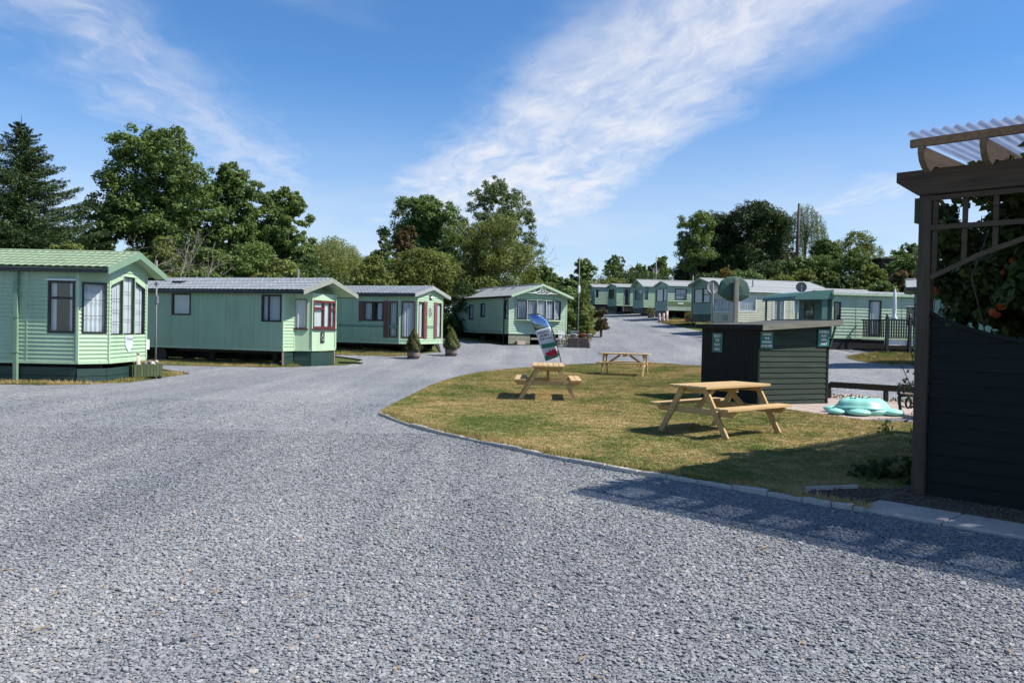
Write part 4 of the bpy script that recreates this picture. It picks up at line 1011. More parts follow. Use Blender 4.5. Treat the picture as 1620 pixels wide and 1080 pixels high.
L_WIL = leafmat('willow leaves', (.12, .155, .045), (.31, .345, .125), .4)
L_ASH = leafmat('grey green leaves', (0.055, 0.085, 0.034), (0.19, 0.24, 0.1), .32)
L_CON = leafmat('conifer needles', (.020, .042, .016), (.095, .140, .050), .12, gloss=.2)
L_BRN = leafmat('copper leaves', (0.055, 0.042, 0.018), (0.16, 0.115, 0.05), .3)
L_YEL = leafmat('yellow green leaves', (.075, .105, .02), (.20, .235, .055), .35)
L_DRK = leafmat('dark ivy leaves', (0.022, 0.042, 0.013), (0.088, 0.128, 0.038), .25)  # dark leaf tone for hedges and climbers
L_ORG = leafmat('orange brown leaves', (.12, .075, .018), (.30, .20, .05), .35)
L_BNK = leafmat('bank tree leaves', (.014, .028, .009), (.058, .088, .024), .25)
FLO = leafmat('orange flowers', (.28, .05, .012), (.5, .13, .03), .35)
FLR = leafmat('red flowers', (.16, .025, .02), (.36, .09, .065), .3)
FLP = leafmat('pale flowers', (.35, .30, .24), (.62, .58, .50), .35)

# ------------------------------------------------------------------ picnic tables
PINE0, PINE1 = (.39, .25, .105), (.61, .44, .22)
PINE = wood('pale new timber', PINE0, PINE1)
def picnic(loc, rz, label):
    r = empty('picnic_table', loc, rz, label, 'picnic table', 'picnic tables on the lawn')
    L, Wd = 1.70, .70
    pw = Wd/6
    for k in range(6): MB().box(-L/2, L/2, -Wd/2+k*pw+.005, -Wd/2+(k+1)*pw-.005, .712, .75).build('top_plank', PINE, r, bevel=.003)
    for sg in (-1, 1):
        for k in range(2):
            y = sg*(.54+k*.125); MB().box(-L/2, L/2, y-.058, y+.058, .415, .453).build('bench_plank', PINE, r, bevel=.003)
    for x in (-L/2+.16, L/2-.16):
        si = 1 if x < 0 else -1
        for sg in (-1, 1):
            MB().bar((x, sg*.20, .712), (x, sg*.60, .0), .042, .085, up=(0, 1, 0)).build('leg', PINE, r)
        xx = x+si*.044
        MB().prism([(-.74, .412), (.74, .412), (.66, .32), (-.66, .32)], lambda a, b, q: Vector((q, a, b)), xx-.019, xx+.019).build('bench_bearer', PINE, r)
        MB().prism([(-.33, .71), (.33, .71), (.27, .635), (-.27, .635)], lambda a, b, q: Vector((q, a, b)), xx-.019, xx+.019).build('top_bearer', PINE, r)
        MB().bar((xx+si*.02, 0, .37), (si*-.16, 0, .69), .05, .07).build('brace', PINE, r)
        m = MB()
        for sg in (-1, 1):
            for z in (.37, .67):
                yb = sg*(.20+(.712-z)/.712*.40); m.tube([(x-si*.022, yb, z), (x-si*.03, yb, z)], .010, 6)
        m.build('bolt', GALV, r)
    MB().box(-.035, .035, -.30, .30, .64, .712).build('centre_batten', PINE, r)
    return r
picnic((3.26, 12.72, .035), math.radians(40.7), 'largest and nearest pale wooden picnic table in front of the green shed')
picnic((.82, 18.35, .035), math.radians(88), 'pale wooden picnic table seen end on below the feather flag')
picnic((3.86, 27.9, .035), math.radians(-17), 'small farthest picnic table seen from its long side near the road')

# ------------------------------------------------------------------ play shed
shd = empty('play_shed', tuple(shp(0, 0)), math.atan2(SHR.y, SHR.x), 'dark green boarded play shed with sloping roof and signs', 'shed')
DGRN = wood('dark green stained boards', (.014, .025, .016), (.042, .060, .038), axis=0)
DGRN2 = wood('shade toned green boards', (.004, .006, .005), (.009, .012, .010), axis=1)  # near-black copy of the boards; the left face's shade is in the colour
FASC = wood('weathered grey fascia', (.13, .125, .095), (.25, .24, .19), axis=0)
# local: x along boarded face, y backwards, z up
w_s, d_s = 1.97, 1.93
ztop = lambda x: 1.70+.13*x/w_s
nb = 15; bh = 1.78/nb
for k in range(nb):
    z0 = .02+k*bh; z1 = z0+bh+.012
    if z1 > ztop(0)-.0:
        pass
    m = MB(); za = min(z1, ztop(0)); zb = min(z1, ztop(w_s))
    m.add([(0, -.028, z0), (w_s, -.028, z0), (w_s, -.010, zb), (0, -.010, za), (0, 0, z0), (w_s, 0, z0), (w_s, 0, zb), (0, 0, za)], [(0, 1, 2, 3), (7, 6, 5, 4), (0, 4, 5, 1), (3, 2, 6, 7), (0, 3, 7, 4), (1, 5, 6, 2)])
    m.build('board', DGRN, shd)
for k in range(14):
    y0 = k*d_s/14
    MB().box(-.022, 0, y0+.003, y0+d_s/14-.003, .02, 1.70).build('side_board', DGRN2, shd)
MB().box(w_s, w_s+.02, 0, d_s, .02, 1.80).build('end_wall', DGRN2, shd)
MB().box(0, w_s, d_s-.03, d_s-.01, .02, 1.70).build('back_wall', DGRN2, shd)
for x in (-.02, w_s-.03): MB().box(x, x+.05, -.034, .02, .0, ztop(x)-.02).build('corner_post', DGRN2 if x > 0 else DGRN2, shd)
m = MB(); rz_ = lambda x: ztop(x)+.02
m.add([(x, y, rz_(x)+dz_) for dz_ in (0, .035) for y in (-.22, d_s+.1) for x in (-.10, w_s+.16)], [(0, 2, 3, 1), (4, 5, 7, 6), (0, 1, 5, 4), (2, 6, 7, 3), (0, 4, 6, 2), (1, 3, 7, 5)])
m.build('roof', surf('mossy roof felt', (.06, .06, .05), .95, .25, 8.0), shd)
m = MB(); a, b = -.10, w_s+.17
m.add([(x, y, rz_(x)-.075+dz_) for dz_ in (0, .125) for y in (-.25, -.222) for x in (a, b)], [(0, 2, 3, 1), (4, 5, 7, 6), (0, 1, 5, 4), (2, 6, 7, 3), (0, 4, 6, 2), (1, 3, 7, 5)]); m.build('fascia', FASC, shd)
MB().box(-.128, -.102, -.25, d_s+.1, rz_(-.1)-.06, rz_(-.1)+.045).build('fascia', DGRN2, shd)
MB().box(b+.002, b+.03, -.25, d_s+.1, rz_(b)-.07, rz_(b)+.06).build('fascia', FASC, shd)
MB().bar((w_s+.02, -.05, 1.28), (w_s+.16, -.06, 1.76), .035, .035).build('bracket', DGRN, shd)
SIGN = surf('teal sign face', (.010, .12, .10), .4, .1)
def sign(parent, body, fr, wdt, hgt, size, label, space=.95):
    s = MB().prism([(-wdt/2, -hgt/2), (wdt/2, -hgt/2), (wdt/2, hgt/2), (-wdt/2, hgt/2)], fr, 0, .012).build('sign', SIGN, parent); s['label'] = label
    lines = body.split('\n'); n = len(lines)
    for k, ln in enumerate(lines):
        yc = hgt*(.5-(k+.5)/n)*.92; me = text_mesh(ln, size, bold=.004)
        me = xform(me, lambda x, y, z: fr(x, y+yc, .0135+z)); link('lettering', me, LETTERW, s)
sign(shd, 'CHILDREN\nTO BE\nSUPERVISED\nAT ALL TIMES', lambda a, b, q: Vector((.19+a*.92, -.032-q, 1.43+b)), .37, .36, .052, 'teal sign on children being supervised')
sign(shd, 'UNDER 8\nPLAY\nAREA\nONLY', lambda a, b, q: Vector((w_s-.16+a, -.036-q, 1.50+b)), .33, .38, .068, 'teal sign at the right end of the boarded face')
sign(shd, 'ENJOY\nTHE\nPLAY\nAREA', lambda a, b, q: Vector((-.026-q, 1.34-a, 1.34+b)), .36, .44, .085, 'shaded sign on the dark left face')

# traffic mirror seen from behind, on a wooden post
mp = at(1163, 520, 22.0)
mr = empty('traffic_mirror', (mp.x, mp.y, 0), math.radians(6), 'back of a green octagonal road mirror on a grey wooden post behind the shed', 'mirror')
POSTW = wood('grey post', (.22, .20, .16), (.38, .35, .28), axis=2)
m = MB().box(-.055, .055, -.06, .05, 0, 3.02); m.build('post', POSTW, mr, bevel=.008)
oc = [(-.43, .12), (-.36, .30), (-.2, .40), (0, .43), (.2, .40), (.36, .28), (.43, .10), (.43, -.12), (.2, -.24), (0, -.27), (-.2, -.22), (-.43, -.06)]
m = MB(); c0 = 2.66; nn_ = len(oc)
rings = [(1.0, .11), (.97, .09), (.6, .075), (.0, .07)]
vs = []
for k, yy_ in ((1.0, .20), (1.0, .14), (.93, .10), (.5, .065)): vs += [(x*k, yy_, c0+z*k) for x, z in oc]
fs = [(j*nn_+i, j*nn_+(i+1) % nn_, (j+1)*nn_+(i+1) % nn_, (j+1)*nn_+i) for j in range(3) for i in range(nn_)]+[tuple(range(3*nn_, 4*nn_)), tuple(reversed(range(nn_)))]
m.add(vs, fs); m.build('mirror_back', surf('dull green plastic', (.035, .085, .055), .55, .1), mr)
m = MB().box(-.03, .03, .05, .07, c0-.05, c0+.05); m.build('bracket', GALV, mr)

# feather flag by the far edge of the lawn
fb = gndt(888, 579)
fl = empty('feather_flag', (fb.x, fb.y, fb.z), math.radians(-3), 'leaning feather flag with sky print and red emblem at the lawn edge', 'flag')
K = fb.y/1296.0
def fz(x, y, o=0.0):     # drawing units -> metres in the flag's own plane
    px, py = 820+x/10.8, 490+y/10.8; return Vector(((px-888)*K, o - .05*math.sin((y-80)/180.0), (579-py)*K))
pole = [(742, 960), (728, 880), (700, 780), (665, 660), (625, 520), (575, 370), (530, 260), (480, 180), (410, 115), (330, 80), (250, 75), (190, 88), (140, 110)]
MB().tube([fz(x, y, -.01) for x, y in pole], [.02]*4+[.022]*5+[.018]*4, 8).build('pole', BLACK, fl, smooth=True)
MB().tube([fz(742, 945, 0), fz(742, 968, 0)], .03, 8).box(-.05, .42, -.22, .22, .0, .03).build('base_plate', BLACK, fl)
left = [(150, 120), (195, 210), (235, 290), (272, 372), (322, 500), (358, 615), (400, 710), (440, 800), (465, 885)]
right = [(190, 95), (330, 90), (470, 180), (530, 290), (585, 430), (620, 530), (650, 640), (672, 730), (685, 800)]
def panel(name, i0, i1, mat, off, f0=0.0, f1=1.0, sub=6, parent=None):
    L_, R_2 = left[i0:i1+1], right[i0:i1+1]; m = MB(); n = 8; rows = []
    for (a, b), (c, d) in zip(zip(L_, R_2), zip(L_[1:], R_2[1:])):
        for s in range(sub): rows.append((np.array(a)*(1-s/sub)+np.array(c)*s/sub, np.array(b)*(1-s/sub)+np.array(d)*s/sub))
    rows.append((np.array(L_[-1], float), np.array(R_2[-1], float)))
    for a, b in rows:
        for k in range(n+1):
            f = f0+(f1-f0)*k/n; p = a*(1-f)+b*f; m.v.append(tuple(fz(p[0], p[1], off+.03*math.sin(3*f+p[1]/140))))
    for j in range(len(rows)-1):
        for k in range(n): q = j*(n+1)+k; m.f.append((q, q+1, q+n+2, q+n+1))
    o = m.build(name, mat, fl if parent is None else parent, smooth=True, recalc=False); md = o.modifiers.new('thickness', 'SOLIDIFY'); md.thickness = .002; return o
def print_sky():
    m = bpy.data.materials.new('printed sky and field'); m.use_nodes = True; t = NT(m.node_tree); tc = t.n('ShaderNodeTexCoord')
    sp = t.n('ShaderNodeSeparateXYZ', {0: tc.outputs['Object']})
    rot = t.math('ADD', t.math('MULTIPLY', sp.outputs[2], .95), t.math('MULTIPLY', sp.outputs[0], .30))
    base = t.ramp(t.n('ShaderNodeMapRange', {0: rot, 1: 1.14, 2: 1.75, 3: 0.0, 4: 1.0}).outputs[0], [(0, (.06, .09, .03)), (.10, (.25, .24, .13)), (.28, (.12, .18, .08)), (.34, (.25, .42, .62)), (.7, (.06, .22, .62)), (1, (.05, .16, .55))])
    st = t.n('ShaderNodeTexNoise', {'Vector': t.n('ShaderNodeMapping', {'Vector': tc.outputs['Object'], 'Rotation': (0, .65, 0), 'Scale': (2.2, 1, 9)}).outputs[0], 'Scale': 2.0, 'Detail': 3.0}).outputs[0]
    c = t.mix(t.n('ShaderNodeMapRange', {0: st, 1: .55, 2: .68, 3: 0.0, 4: .75}).outputs[0], base, (.75, .8, .86))
    b = t.n('ShaderNodeBsdfPrincipled', {'Base Color': c, 'Roughness': .7}); t.link(b.outputs[0], t.n('ShaderNodeOutputMaterial').inputs[0]); return m
FABW = surf('white flag fabric', (.72, .73, .76), .8, .04, trans=.2); FABG = surf('green print', (.03, .16, .085), .8, .15); FABR = surf('red print', (.42, .012, .03), .8, .1)
panel('sky_print', 0, 3, print_sky(), 0); wp = panel('white_print', 3, 7, FABW, 0); panel('green_print', 7, 8, FABG, 0, f0=0, f1=1)
def flag_frame(cx, cy, rotd):
    c, s_ = math.cos(math.radians(rotd)), math.sin(math.radians(rotd))
    return lambda x, y, z: fz(cx+(x*c-y*s_)*10.8/K, cy-(x*s_+y*c)*10.8/K, -.10-z)
for body, cx, cy, sz in (('HOLIDAY', 424, 388, .125), ('HOMES', 442, 442, .125), ('FOR SALE', 462, 496, .118)):
    link('lettering', xform(text_mesh(body, sz, bold=.003), flag_frame(cx, cy, 14)), LETTERD, wp)
MB().prism([(-.30, -.09), (.32, -.09), (.32, .09), (-.30, .09)], flag_frame(510, 610, 12), 0, .002).build('green_strip', FABG, wp)
drg = [(-.26, .02), (-.2, .09), (-.1, .06), (-.08, .16), (.02, .10), (.06, .20), (.12, .12), (.2, .16), (.22, .05), (.3, .08), (.24, -.03), (.17, -.06), (.18, -.14), (.08, -.1), (0, -.15), (-.02, -.08), (-.12, -.14), (-.13, -.05), (-.22, -.06)]
MB().prism(drg, flag_frame(562, 745, 12), 0, .002).build('red_emblem', FABR, wp)
MB().prism([(-.36, -.02), (.36, -.02), (.36, .13), (.22, .03), (0, -.01), (-.2, -.0)], flag_frame(560, 795, 12), .0, .001).build('green_strip', FABG, wp)

# ------------------------------------------------------------------ low rail fence, sandpit, garden bench
f0 = gnd(1311, 631); f1 = gnd(1401, 637); f2 = f1+(f1-f0)*1.1
rl = empty('low_rail_fence', tuple(f0), 0, 'low dark timber rail fence beside the play shed', 'fence')
RAILM = wood('dark brown rail', (.020, .017, .013), (.05, .043, .034))
for p in (f0, f1, f2, f2+(f1-f0)): q = p-f0; MB().box(q.x-.045, q.x+.045, q.y-.045, q.y+.045, -.1, .40).build('post', RAILM, rl, bevel=.006)
fe = f2+(f1-f0)-f0
MB().bar((0, -.06, .36), (fe.x, fe.y-.06, .34), .035, .145).build('rail', RAILM, rl, bevel=.005)
L_WEED = leafmat('weeds', (.05, .06, .02), (.14, .14, .06), .3)
rngw = np.random.default_rng(3)
u = rngw.random((700, 1)); WP = np.array(f0)+np.array(fe)*u*1.0+rngw.normal(0, .07, (700, 3))*np.array((1, 1, .5))+np.array((0, .25, .06))
wd = link('fence_weeds', leaf_mesh(WP, rngw.normal(size=(700, 3))+np.array((0, -1, 1.)), rngw.uniform(.04, .1, 700), rngw, .4), L_WEED); tag(wd, kind='stuff')

sp_ = gnd(1376, 660)
sb = empty('sandpit', (sp_.x, sp_.y+.35, .03), math.radians(8), 'mint green plastic animal shaped sandpit with domed lid by the shed', 'sandpit')
MINTP = surf('mint plastic', (.29, .64, .52), .4, .05, 2.0, spec=.5)
def blobmesh(name, c, r, parent, mat=MINTP, n=20, zmin=None, pw=1.0):
    m = MB(); nu, nv = n, 10
    for j in range(nv+1):
        ph = -math.pi/2+math.pi*j/nv
        for i in range(nu):
            t = 2*math.pi*i/nu; cp = abs(math.cos(ph))**pw; sp2 = math.copysign(abs(math.sin(ph))**pw, math.sin(ph))
            z = c[2]+r[2]*sp2
            m.v.append((c[0]+r[0]*cp*math.cos(t), c[1]+r[1]*cp*math.sin(t), z if zmin is None else max(z, zmin)))
    for j in range(nv):
        for i in range(nu): a = j*nu+i; b = j*nu+(i+1) % nu; m.f.append((a, b, b+nu, a+nu))
    return m.build(name, mat, parent, smooth=True, recalc=False)
m = MB(); ns = 40     # tub with a lobed outline
def lob(t): return 1+.05*math.cos(6*t+.5)+.015*math.cos(13*t)
for k, z in ((.93, 0), (1.0, .05), (1.02, .11), (.98, .14), (.95, .145)):
    for i in range(ns): t = 2*math.pi*i/ns; m.v.append((.56*k*lob(t)*math.cos(t), .44*k*lob(t)*math.sin(t), z))
for j in range(4):
    for i in range(ns): a = j*ns+i; b = j*ns+(i+1) % ns; m.f.append((a, b, b+ns, a+ns))
m.f.append(tuple(reversed(range(ns)))); m.f.append(tuple(range(4*ns, 5*ns))); m.build('tub', MINTP, sb, smooth=True)
m = MB(); prof = [(1.0, .150), (1.02, .165), (.985, .19), (.93, .205), (.90, .25), (.84, .30), (.72, .345), (.5, .365), (.2, .372), (.01, .374)]
for k, z in prof:
    for i in range(ns):
        t = 2*math.pi*i/ns; rip = 1+(.03*math.cos(5*t+1)+.012*math.cos(11*t))*(k > .3); m.v.append((.53*k*rip*math.cos(t), .42*k*rip*math.sin(t), z+(.016*math.cos(3*t)+.008*math.cos(8*t+1))*(.3 < k < .95)))
for j in range(len(prof)-1):
    for i in range(ns): a = j*ns+i; b = j*ns+(i+1) % ns; m.f.append((a, b, b+ns, a+ns))
m.build('lid', MINTP, sb, smooth=True)
for c, r in (((-.62, -.12, .07), (.17, .16, .075)), ((.42, -.36, .08), (.22, .17, .09)), ((-.28, -.38, .08), (.22, .16, .085)), ((.5, .3, .08), (.2, .16, .08)), ((-.4, .38, .08), (.2, .15, .08))): blobmesh('foot', c, r, sb, zmin=0)
for x in (-.16, .10):
    e = blobmesh('eye', (x, .06, .372), (.07, .06, .036), sb); blobmesh('pupil', (x+.01, .005, .382), (.025, .014, .016), e, BLACK, 10)

sb.scale = (1, 1, .82)
bp = at(1436, 640, 16.2)
bn = empty('garden_bench', (bp.x, bp.y, .02), math.radians(-62), 'cast iron ended garden bench beside the sandpit, half hidden by the post', 'bench')
for x in (-.0, 1.25):
    m = MB()
    m.tube([(x, -.28, 0), (x, -.22, .14), (x, -.26, .28), (x, -.24, .42)], [.034, .03, .032, .034], 8)
    m.tube([(x, .25, 0), (x, .2, .2), (x, .2, .42), (x, .28, .62), (x, .33, .84)], .032, 8)
    m.tube([(x, -.26, .40), (x, .2, .38)], .032, 8); m.tube([(x, -.28, .42), (x, -.31, .55), (x, -.24, .62), (x, -.05, .60), (x, .25, .61)], .032, 8)
    m.tube([(x, -.05+.10*math.cos(t), .50+.09*math.sin(t)) for t in np.linspace(0, 6.28, 13)], .022, 6, False)
    m.tube([(x, .02+.08*math.cos(t), .24+.10*math.sin(t)) for t in np.linspace(0, 6.28, 13)], .022, 6, False)
    m.build('end_frame', BLACK, bn, smooth=True)
SLATW = wood('bench slat', (.16, .11, .07), (.30, .22, .15))
for k in range(5): MB().box(-.02, 1.27, -.25+k*.095, -.17+k*.095, .415, .44).build('slat', SLATW, bn, bevel=.004)
for k in range(3): MB().box(-.02, 1.27, .255+k*.03, .275+k*.03, .52+k*.115, .60+k*.115).build('back_slat', SLATW, bn, bevel=.004)

# ------------------------------------------------------------------ small things around the caravans
# slatted planter with a figurine in front of the first caravan
c = gnd(219, 600)
pl = empty('slatted_planter', (c.x, c.y+.25, 0), math.radians(62), 'low mossy slatted wooden planter in front of the nearest left caravan', 'planter')
PLW = wood('mossy green timber', (.035, .048, .022), (.095, .115, .055), axis=2)
for sg in (-1, 1):
    for k in range(9): MB().box(-.45+k*.1+.004, -.45+(k+1)*.1-.004, sg*.22-.012, sg*.22+.012, .07, .40).build('slat', PLW, pl, bevel=.004)
    for k in range(4): MB().box(sg*.462-.012, sg*.462+.012, -.2+k*.1+.004, -.2+(k+1)*.1-.004, .07, .40).build('slat', PLW, pl, bevel=.004)
    for sx in (-1, 1): MB().box(sx*.40-.04, sx*.40+.04, sg*.16-.04, sg*.16+.04, -.01, .09).build('foot', BLACK, pl)
MB().box(-.44, .44, -.205, .205, .10, .34).build('soil', SOIL, pl)
fg = empty('garden_figurine', (c.x-.08, c.y+.12, .34), 0, 'small cream garden figurine standing in the slatted planter', 'figurine')
MB().lathe([(.07, 0), (.085, .03), (.06, .12), (.07, .2), (.05, .26), (.028, .29)], 12).build('robe', surf('cream stoneware', (.60, .52, .42), .8, .12, 12.0), fg, smooth=True)
MB().lathe([(.02, .285), (.045, .31), (.05, .345), (.035, .385), (.01, .4)], 12).build('head', surf('grey stoneware', (.28, .25, .21), .8, .2, 12.0), fg, smooth=True)
for k, (dx, dy, lab) in enumerate(((.10, .27, 'black and white pebble animal ornament in the slatted planter'), (.19, .42, 'pale rounded ornament at the far end of the slatted planter'))):
    o = empty('garden_ornament', (c.x+dx, c.y+dy, .35), .4*k, lab, 'ornament')
    blobmesh('body', (0, 0, .05), (.11, .08, .07), o, surf('ornament %d' % k, (.45, .42, .38) if k else (.2, .19, .18), .7, .5, 20.0), 12); blobmesh('head', (.09, -.03, .11), (.05, .045, .045), o, MATS['ornament %d' % k], 10)

# poles and aerials
MASTM = surf('dull grey mast', (.22, .22, .21), .6, .15)
def mast(px, py0, py1, D, label, r=.025, kit=None, grey=None, base=None):
    a = at(px, py0, D); gz = Z(a.x, a.y); top = at(px, py1, D).z
    e = empty('aerial_mast', (a.x, a.y, gz), 0, label, 'mast')
    MB().tube([(0, 0, -.1), (0, 0, (top-gz)*.5), (0, 0, top-gz)], [r, r, r*.8], 8).build('pole', grey or MASTM, e, smooth=True)
    if kit: kit(e, top-gz)
    return e
def dish(e, h, r=.3, yaw=.4):
    m = MB(); n = 18
    for k, d in ((1, 0), (.8, .035), (.5, .065), (.01, .08)):
        for i in range(n): t = 2*math.pi*i/n; v_ = Vector((r*k*math.cos(t), d, r*k*math.sin(t)*.95)); v_.rotate(Matrix.Rotation(yaw, 3, 'Z')); m.v.append((v_.x, v_.y, v_.z+h))
    for j in range(3):
        for i in range(n): a = j*n+i; b = j*n+(i+1) % n; m.f.append((a, b, b+n, a+n))
    m.build('dish', surf('grey dish', (.16, .16, .16), .5, .15), e, smooth=True)
    MB().tube([(0, 0, h-.25), (-.12, -.3, h-.1), (-.1, -.36, h)], .012, 6).build('feed_arm', BLACK, e)
mast(246, 568, 412, 24.2, 'thin grey pole in the gap between the first and second caravans', .028, lambda e, h: MB().box(-.05, .05, -.05, .05, h*.62, h*.69).box(-.04, .04, -.04, .04, h*.78, h*.81).build('pipe_clip', GALV, e))
mast(914, 545, 405, 43.5, 'tall thin mast beside the roadside shrubs and stone planter', .022, lambda e, h: MB().lathe([(.06, h*.60), (.07, h*.62), (.07, h*.66), (.05, h*.68)], 10).build('collar', WHITEPL, e))
mast(1036, 505, 404, 80, 'dark pole with small dish standing behind the far caravans', .05, lambda e, h: dish(e, h*.75, .35))
mast(1094.5, 516, 436, 60, 'slim pole beside the dark green gable', .04)
mast(1127, 505, 447, 50.5, 'pole with satellite dish at the cream caravan corner', .035, lambda e, h: dish(e, h-.25, .42, .3))
mast(1266.5, 500, 451, 43, 'satellite dish pole beside the teal porch canopy', .025, lambda e, h: dish(e, h-.1, .28, -.2))
# telegraph pole on the bank
a = at(1261, 415, 78); tz = Z(a.x, a.y); top = at(1262.5, 322, 78).z
tp = empty('telegraph_pole', (a.x, a.y, tz), 0, 'wooden telegraph pole rising among the trees on the bank', 'pole')
MB().tube([(0, 0, -.3), (0, 0, (top-tz)*.5), (.05, 0, top-tz)], [.17, .15, .12], 10).build('shaft', wood('tarred pole', (.06, .05, .04), (.14, .11, .085), axis=2), tp, smooth=True)
m = MB()
for k in range(6): m.tube([(-.3 if k % 2 else .3, 0, 3+k*.35), (0, 0, 3+k*.35)], .02, 6)
m.build('step_iron', BLACK, tp)

# barrels with clipped conifers in front of the shuttered caravan
BARREL = surf('weathered oak barrel', (.20, .15, .115), .8, .25, 8.0, streak=(6, 6, .6))
for px, py, lab, mat_, h, wd, sd in ((653, 568, 'brown tinged cone shaped potted conifer in a half barrel, left of the pair', leafmat('bronze conifer', (.035, .04, .012), (.13, .125, .035), .2), .98, .40, 5),
                                (713, 563.5, 'bushy yellow green potted conifer in a half barrel, right of the pair', leafmat('gold conifer', (.045, .06, .012), (.17, .19, .05), .25), .95, .44, 6)):
    p = gndt(px, py); p.y += .25; e = empty('potted_conifer', tuple(p), 0, lab, 'potted shrub', 'potted conifers in barrels')
    b = MB().lathe([(.23, -.02), (.27, .12), (.285, .25), (.275, .4), (.255, .4), (.25, .34)], 18).build('barrel', BARREL, e, smooth=True)
    for r0_, za_, zb_ in ((.286, .08, .12), (.291, .30, .335)): MB().lathe([(r0_, za_), (r0_, zb_)], 18).build('hoop', BLACK, b)
    rg = np.random.default_rng(sd); n = 5200; t = rg.random(n)**1.15; ang = rg.uniform(0, 6.283, n)
    rad = wd*(1-t)**.75*(.55+.45*np.minimum(1, t*5+.35))*rg.uniform(.72, 1.04, n)*(1+.13*np.sin(ang*5+t*9))
    P_ = np.stack([rad*np.cos(ang), rad*np.sin(ang), .36+t*h], -1); N_ = np.stack([np.cos(ang), np.sin(ang), np.full(n, .9)], -1)+rg.normal(0, .4, (n, 3))
    link('foliage', leaf_mesh(P_, N_, rg.uniform(.05, .11, n), rg, .38), mat_, e)

# brick planter with pots, white chairs, beside the carved caravan
c = gndt(917, 550); bpz = empty('stone_planter', (c.x, c.y+.4, c.z), math.radians(-10), 'dark stone planter holding pots at the foot of the tall mast', 'planter')
m = MB(); m.add([(x*k, y*k, z) for k, z in ((1.0, -.05), (.86, .52)) for x, y in ((-.62, -.45), (.62, -.45), (.62, .45), (-.62, .45))], [(3, 2, 1, 0), (4, 5, 6, 7), (0, 1, 5, 4), (1, 2, 6, 5), (2, 3, 7, 6), (3, 0, 4, 7)])
m.build('wall', surf('dark rubble stone', (.085, .068, .058), .95, .4, 7.0, bump=1.0, bscale=9), bpz, bevel=.02)
for px, mat_, h, lab in ((907, CONC, .22, 'pale concrete pot at the left of the stone planter'), (922, surf('terracotta', (.36, .12, .06), .8, .15), .24, 'terracotta pot on the stone planter'), (932, CONC, .22, 'pale concrete pot at the right of the stone planter')):
    X = at(px, 520, c.y+.35).x; o = MB().lathe([(.11, 0), (.15, h*.8), (.17, h*.8), (.17, h), (.14, h), (.12, h*.8)], 14).build('plant_pot', mat_, None, smooth=True, loc=(X, c.y+.35, c.z+.525)); tag(o, lab, 'pot', 'pots on the stone planter')
CHAIRM = surf('greying plastic', (.42, .43, .42), .5, .12)
def chair(loc, rz, label):
    e = empty('plastic_chair', loc, rz, label, 'chair', 'plastic chairs by the carved caravan')
    for x in (-.22, .22):
        for y in (-.2, .2): MB().tube([(x*1.1, y*1.15, 0), (x, y, .42)], [.018, .025], 6).build('leg', CHAIRM, e)
        MB().tube([(x, -.2, .42), (x*1.15, -.24, .64), (x*1.15, .18, .66)], .022, 6).build('arm', CHAIRM, e)
    MB().box(-.23, .23, -.23, .22, .42, .45).build('seat', CHAIRM, e, bevel=.01)
    m = MB()
    for k in range(5): m.bar((-.18+k*.09, .2, .45), (-.2+k*.1, .3, .86), .05, .02)
    m.bar((-.24, .31, .87), (.24, .31, .87), .03, .06); m.build('backrest', CHAIRM, e)
ca = gndt(897, 549); chair((ca.x-.15, ca.y+.3, ca.z), .6, 'white plastic chair nearest the carved caravan'); chair((ca.x+.35, ca.y+1.0, ca.z), -.5, 'white plastic chair tucked behind the other by the hedge')
e = empty('plastic_table', (ca.x-.55, ca.y+.7, ca.z), 0, 'small white garden table with pots at the carved caravan front corner', 'table')
MB().lathe([(.36, .66), (.37, .68), (.36, .70)], 18).build('tabletop', CHAIRM, e)
for k in range(3): t = k*2.1; MB().tube([(.3*math.cos(t), .3*math.sin(t), 0), (.12*math.cos(t), .12*math.sin(t), .66)], .025, 6).build('leg', CHAIRM, e)

# closed parasol on the deck
pp = VAN10.frame(2)(VAN10.spx(2, 1396), .9, 0); pw = VAN10.world(pp); pr = empty('parasol', (pw.x, pw.y, VAN10.O.z+.54), 0, 'closed white parasol standing on the deck', 'parasol')
MB().tube([(0, 0, 0), (0, 0, 2.45)], .02, 8).build('pole', WHITEPL, pr)
m = MB()
for j, (r_, z) in enumerate(((.13, .95), (.12, 1.05), (.07, 1.12), (.09, 1.4), (.075, 1.9), (.045, 2.3), (.01, 2.42))):
    for i in range(24): t = 2*math.pi*i/24; rr = r_*(1+.22*math.cos(8*t+j*.25)); m.v.append((rr*math.cos(t), rr*math.sin(t), z))
for j in range(6):
    for i in range(24): a = j*24+i; b = j*24+(i+1) % 24; m.f.append((a, b, b+24, a+24))
m.build('canopy', surf('white canvas', (.72, .70, .70), .9, .06), pr, smooth=True)
